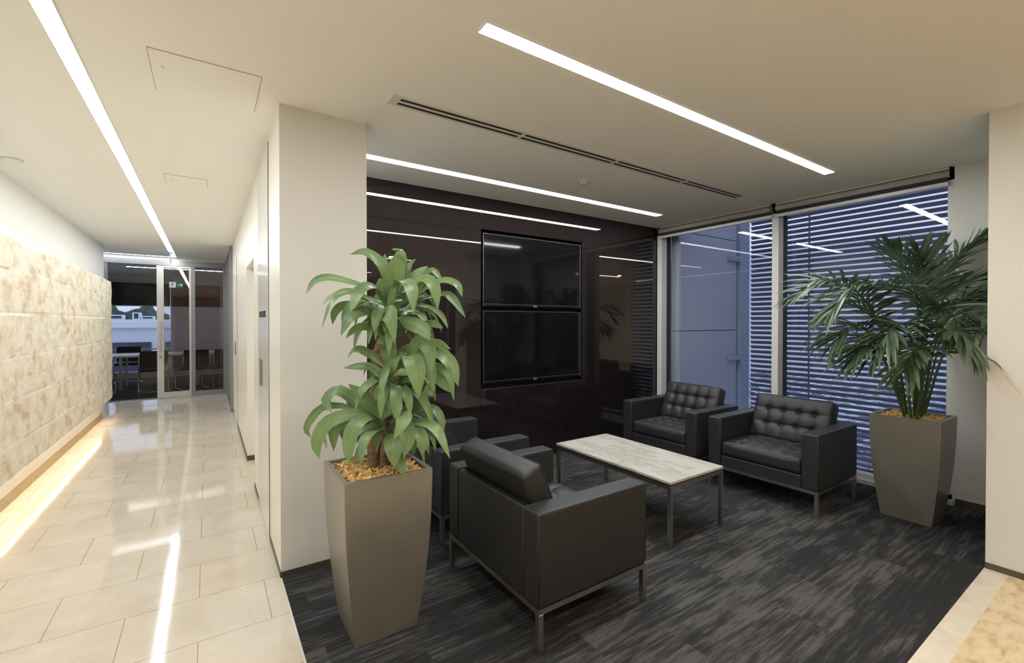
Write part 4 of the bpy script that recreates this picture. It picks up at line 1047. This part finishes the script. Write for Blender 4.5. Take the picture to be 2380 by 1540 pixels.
def building(name, dims, m, label, win=None, roof=None):
    x0, x1, y0, y1, z0, z1 = dims
    t = empty(name, ((x0 + x1) / 2, (y0 + y1) / 2, z0), 0, label, 'building'); cx, cy = (x0 + x1) / 2, (y0 + y1) / 2
    bm = bmesh.new(); box(bm, x0 - cx, x1 - cx, y0 - cy, y1 - cy, 0, z1 - z0); mk('wall', bm, m, t)
    for d in (win or []):
        bm = bmesh.new(); box(bm, d[0] - cx, d[1] - cx, d[2] - cy, d[3] - cy, d[4] - z0, d[5] - z0); mk('window', bm, M['bld_dark'], t)
    for d in (roof or []):
        bm = bmesh.new(); box(bm, d[0] - cx, d[1] - cx, d[2] - cy, d[3] - cy, d[4] - z0, d[5] - z0); mk('parapet', bm, M['bld_white'], t)
    return t
building('office_building', (25, 32, -6, 22, -1.25, 5.4), M['bld_blue'], 'large pale building seen through the louvres beyond the lounge window',
         [])
# ================================================================== meeting room
t = empty('meeting_table', (-0.6, 13.1, 0), 0, 'long white meeting table behind the glass door', 'table')
bm = bmesh.new(); box(bm, -2.6, 1.45, -0.55, 0.55, 0.715, 0.740); mk('tabletop', bm, M['white_top'], t)
bm = bmesh.new(); box(bm, -2.59, 1.44, -0.54, 0.54, 0.695, 0.715); mk('table_edge', bm, M['wood_edge'], t)
for x in (-2.4, -0.95, 0.4, 1.25):
    for y in (-0.42, 0.42):
        bm = bmesh.new(); box(bm, x - .025, x + .025, y - .025, y + .025, 0, 0.695); mk('leg', bm, M['chrome'], t)
def meeting_chair():
    t = empty('meeting_chair')
    bm = bmesh.new(); box(bm, -0.23, 0.23, -0.23, 0.23, 0.43, 0.48, 0.015, 2); mk('seat', bm, M['black'], t)
    bm = bmesh.new(); box(bm, -0.23, 0.23, -0.26, -0.22, 0.50, 0.86, 0.015, 2); mk('backrest', bm, M['black'], t)
    bm = bmesh.new()
    for s in (-1, 1):
        tube(bm, spline([(s * .24, -.25, .80), (s * .25, -.24, .50), (s * .25, .18, .43), (s * .25, .26, .36), (s * .25, .24, .05), (s * .25, .15, .012), (s * .25, -.25, .012)], 24), 0.011, 8)
    tube(bm, [(-.25, -.25, .012), (.25, -.25, .012)], 0.011, 8)
    mk('cantilever_frame', bm, M['chrome'], t, True)
    return t
mc = meeting_chair()
for i, (x, y, r, lab) in enumerate(((-0.95, 12.15, 0.1, 'black cantilever chair at the meeting table, seen beside the door stile'),
                                    (-1.9, 12.0, -0.5, 'black cantilever chair half hidden behind the end of the stone wall'),
                                    (-0.28, 12.15, 0.3, 'black cantilever chair seen through the sliding door pane'),
                                    (0.35, 12.1, 0.0, 'black cantilever chair seen through the fixed right-hand pane'),
                                    (-1.6, 14.15, PI, 'black cantilever chair on the window side of the meeting table'))):
    o = mc if i == 0 else copy_tree(mc); o.location = (x, y, 0); o.rotation_euler = (0, 0, r); tag(o, lab, 'chair', 'chairs around the meeting table')
t = empty('meeting_room_blind', (-2.3, 15.08, 2.47), 0, 'black roller blind half lowered over the meeting room window', 'blind')
bm = bmesh.new(); box(bm, -2.3, 1.47, 0.0, 0.01, -0.58, 0.0); mk('fabric', bm, M['black'], t)
bm = bmesh.new(); box(bm, -2.3, 1.47, -0.01, 0.02, -0.60, -0.575); mk('bottom_rail', bm, M['door_steel'], t)
M['corridor_reflection'] = simple('reflection_grey', (0.84, 0.82, 0.86), 0.9)
t = empty('reflection_panel', (0.36, 15.06, 2.47), 0, 'grey roller blind lowered over the right part of the meeting room window', 'blind')
bm = bmesh.new(); box(bm, -1.15, 1.15, 0.0, 0.01, -1.85, -0.60); mk('fabric', bm, M['corridor_reflection'], t)  # pale sheet stands in for corridor brightness mirrored in the glass
bm = bmesh.new(); box(bm, -1.15, 1.15, 0.0, 0.01, -0.60, 0.0); mk('dark_upper_panel', bm, M['brown_wall'], t)
bm = bmesh.new(); box(bm, -1.15, 1.15, -0.01, 0.02, -1.87, -1.85); mk('bottom_rail', bm, M['door_steel'], t)
bm = bmesh.new(); box(bm, -0.78, 1.5, 15.08, 15.19, 0.175, 0.60); tag(mk('low_cabinet', bm, M['brown_wall']), 'brown low cabinet under the grey panel in the meeting room', 'cabinet')
# lamp of the meeting room (dim, off-white)
t = empty('meeting_room_light', (-0.3, 13.2, CZ), 0, 'dim linear ceiling light inside the meeting room', 'ceiling light')
bm = bmesh.new(); box(bm, -1.2, 1.2, -0.03, 0.03, -0.004, -0.0005); mk('diffuser', bm, emit('dim_strip', (1, 0.93, 0.88), 15.0), t)
# running-man exit sign
t = empty('running_man_sign', (-0.55, 11.9, 2.245), 0, 'green and white running-man exit sign with arrow behind the sliding door', 'sign')
w, h = 0.125, 0.065
bm = bmesh.new(); box(bm, -w, w, 0, 0.02, -h, h); mk('sign_panel', bm, M['sign_green'], t)
bm = bmesh.new(); box(bm, -w + .008, -0.008, -0.002, 0, -h + .008, h - .008); mk('pictogram_ground', bm, M['sign_white'], t)
bm = bmesh.new()     # running figure
cyl(bm, (-0.060, -0.004, 0.038), (-0.060, -0.002, 0.038), 0.010, n=12)
def bar(p, q, r=0.006):
    a, b = Vector((p[0], -0.003, p[1])), Vector((q[0], -0.003, q[1])); d = (b - a).normalized(); s = Vector((-d.z, 0, d.x)) * r; k = Vector((0, 0.001, 0))
    vs = [bm.verts.new(v) for v in (a - s - k, b - s - k, b + s - k, a + s - k)]; bm.faces.new(vs)
bar((-.062, .028), (-.070, .0), .008); bar((-.062, .024), (-.040, .012), .004); bar((-.064, .022), (-.088, .014), .004)
bar((-.070, .0), (-.052, -.018), .005); bar((-.052, -.018), (-.060, -.045), .005); bar((-.070, .0), (-.090, -.022), .005); bar((-.090, -.022), (-.105, -.020), .004)
mk('running_figure', bm, M['sign_green'], t)
bm = bmesh.new(); bar((.020, 0), (.100, 0), .007); bar((.075, .032), (.105, 0), .007); bar((.075, -.032), (.105, 0), .007); mk('arrow', bm, M['sign_white'], t)
bm = bmesh.new(); box(bm, -0.004, 0.004, 0.006, 0.014, h, CZ - 2.245 - 0.001); mk('hanger', bm, M['chrome'], t)
# ---- what the meeting room looks out on
bw = building('parapet_building', (-16, 8, 32.0, 40, -6, 1.60), M['bld_blue'], 'pale neighbouring building with a white parapet beyond the meeting room',
    [(-15 + 2.6 * k, -13 + 2.6 * k, 31.9, 32.05, -1.4, 0.35) for k in range(9)], [(-16.2, 8.2, 31.7, 32.0, 1.15, 1.45)])
rnd = random.Random(5)
for x, wd, ht, nm in ((-4.25, 0.7, 0.26, 'wide pale plant unit on the neighbouring roof, nearest the stone wall side'), (-3.35, 0.35, 0.40, 'tall narrow pale plant unit on the neighbouring roof'), (-2.85, 0.6, 0.20, 'low pale plant unit on the neighbouring roof, nearest the door stile'), (-1.6, 0.5, 0.3, 'pale plant unit on the neighbouring roof seen through the sliding door pane')):
    t = empty('rooftop_unit', (x, 33.4, 1.60), 0, nm, 'rooftop unit')
    bm = bmesh.new(); box(bm, -wd / 2, wd / 2, -.4, .4, 0.002, ht, 0.02, 1); mk('casing', bm, M['bld_white'], t)
    bm = bmesh.new(); box(bm, -wd / 2 + .08, wd / 2 - .08, -.42, -.4, 0.06, ht - .06); mk('grille', bm, M['bld_dark'], t)
for k, (x, y, s) in enumerate(((-7.2, 46, 1.7), (-5.3, 58, 1.5), (-3.2, 46, 1.3))):
    t = empty('tree', (x, y, -6), 0, ('bushy grey-green tree behind the neighbouring roof, nearest the stone wall side', 'bushy grey-green tree in the middle behind the neighbouring roof', 'smallest grey-green tree behind the neighbouring roof, nearest the door stile')[k], 'tree', 'trees behind the neighbouring roof')
    bm = bmesh.new()
    for q in range(9):
        m4 = Matrix.Translation((rnd.uniform(-s, s) * .7, rnd.uniform(-s, s) * .5, 7.9 + rnd.uniform(-s, s * .3) * .6))
        bmesh.ops.create_icosphere(bm, subdivisions=3, radius=s * rnd.uniform(.4, .6), matrix=m4)
    for v in bm.verts: v.co += v.normal * noise.noise(v.co * 1.7) * 0.5 if v.normal.length else Vector()
    mk('foliage', bm, M['tree'], t)
    bm = bmesh.new(); cyl(bm, (0, 0, 0), (0, 0, 7.6), 0.3, 0.2); mk('trunk', bm, M['cane'], t)
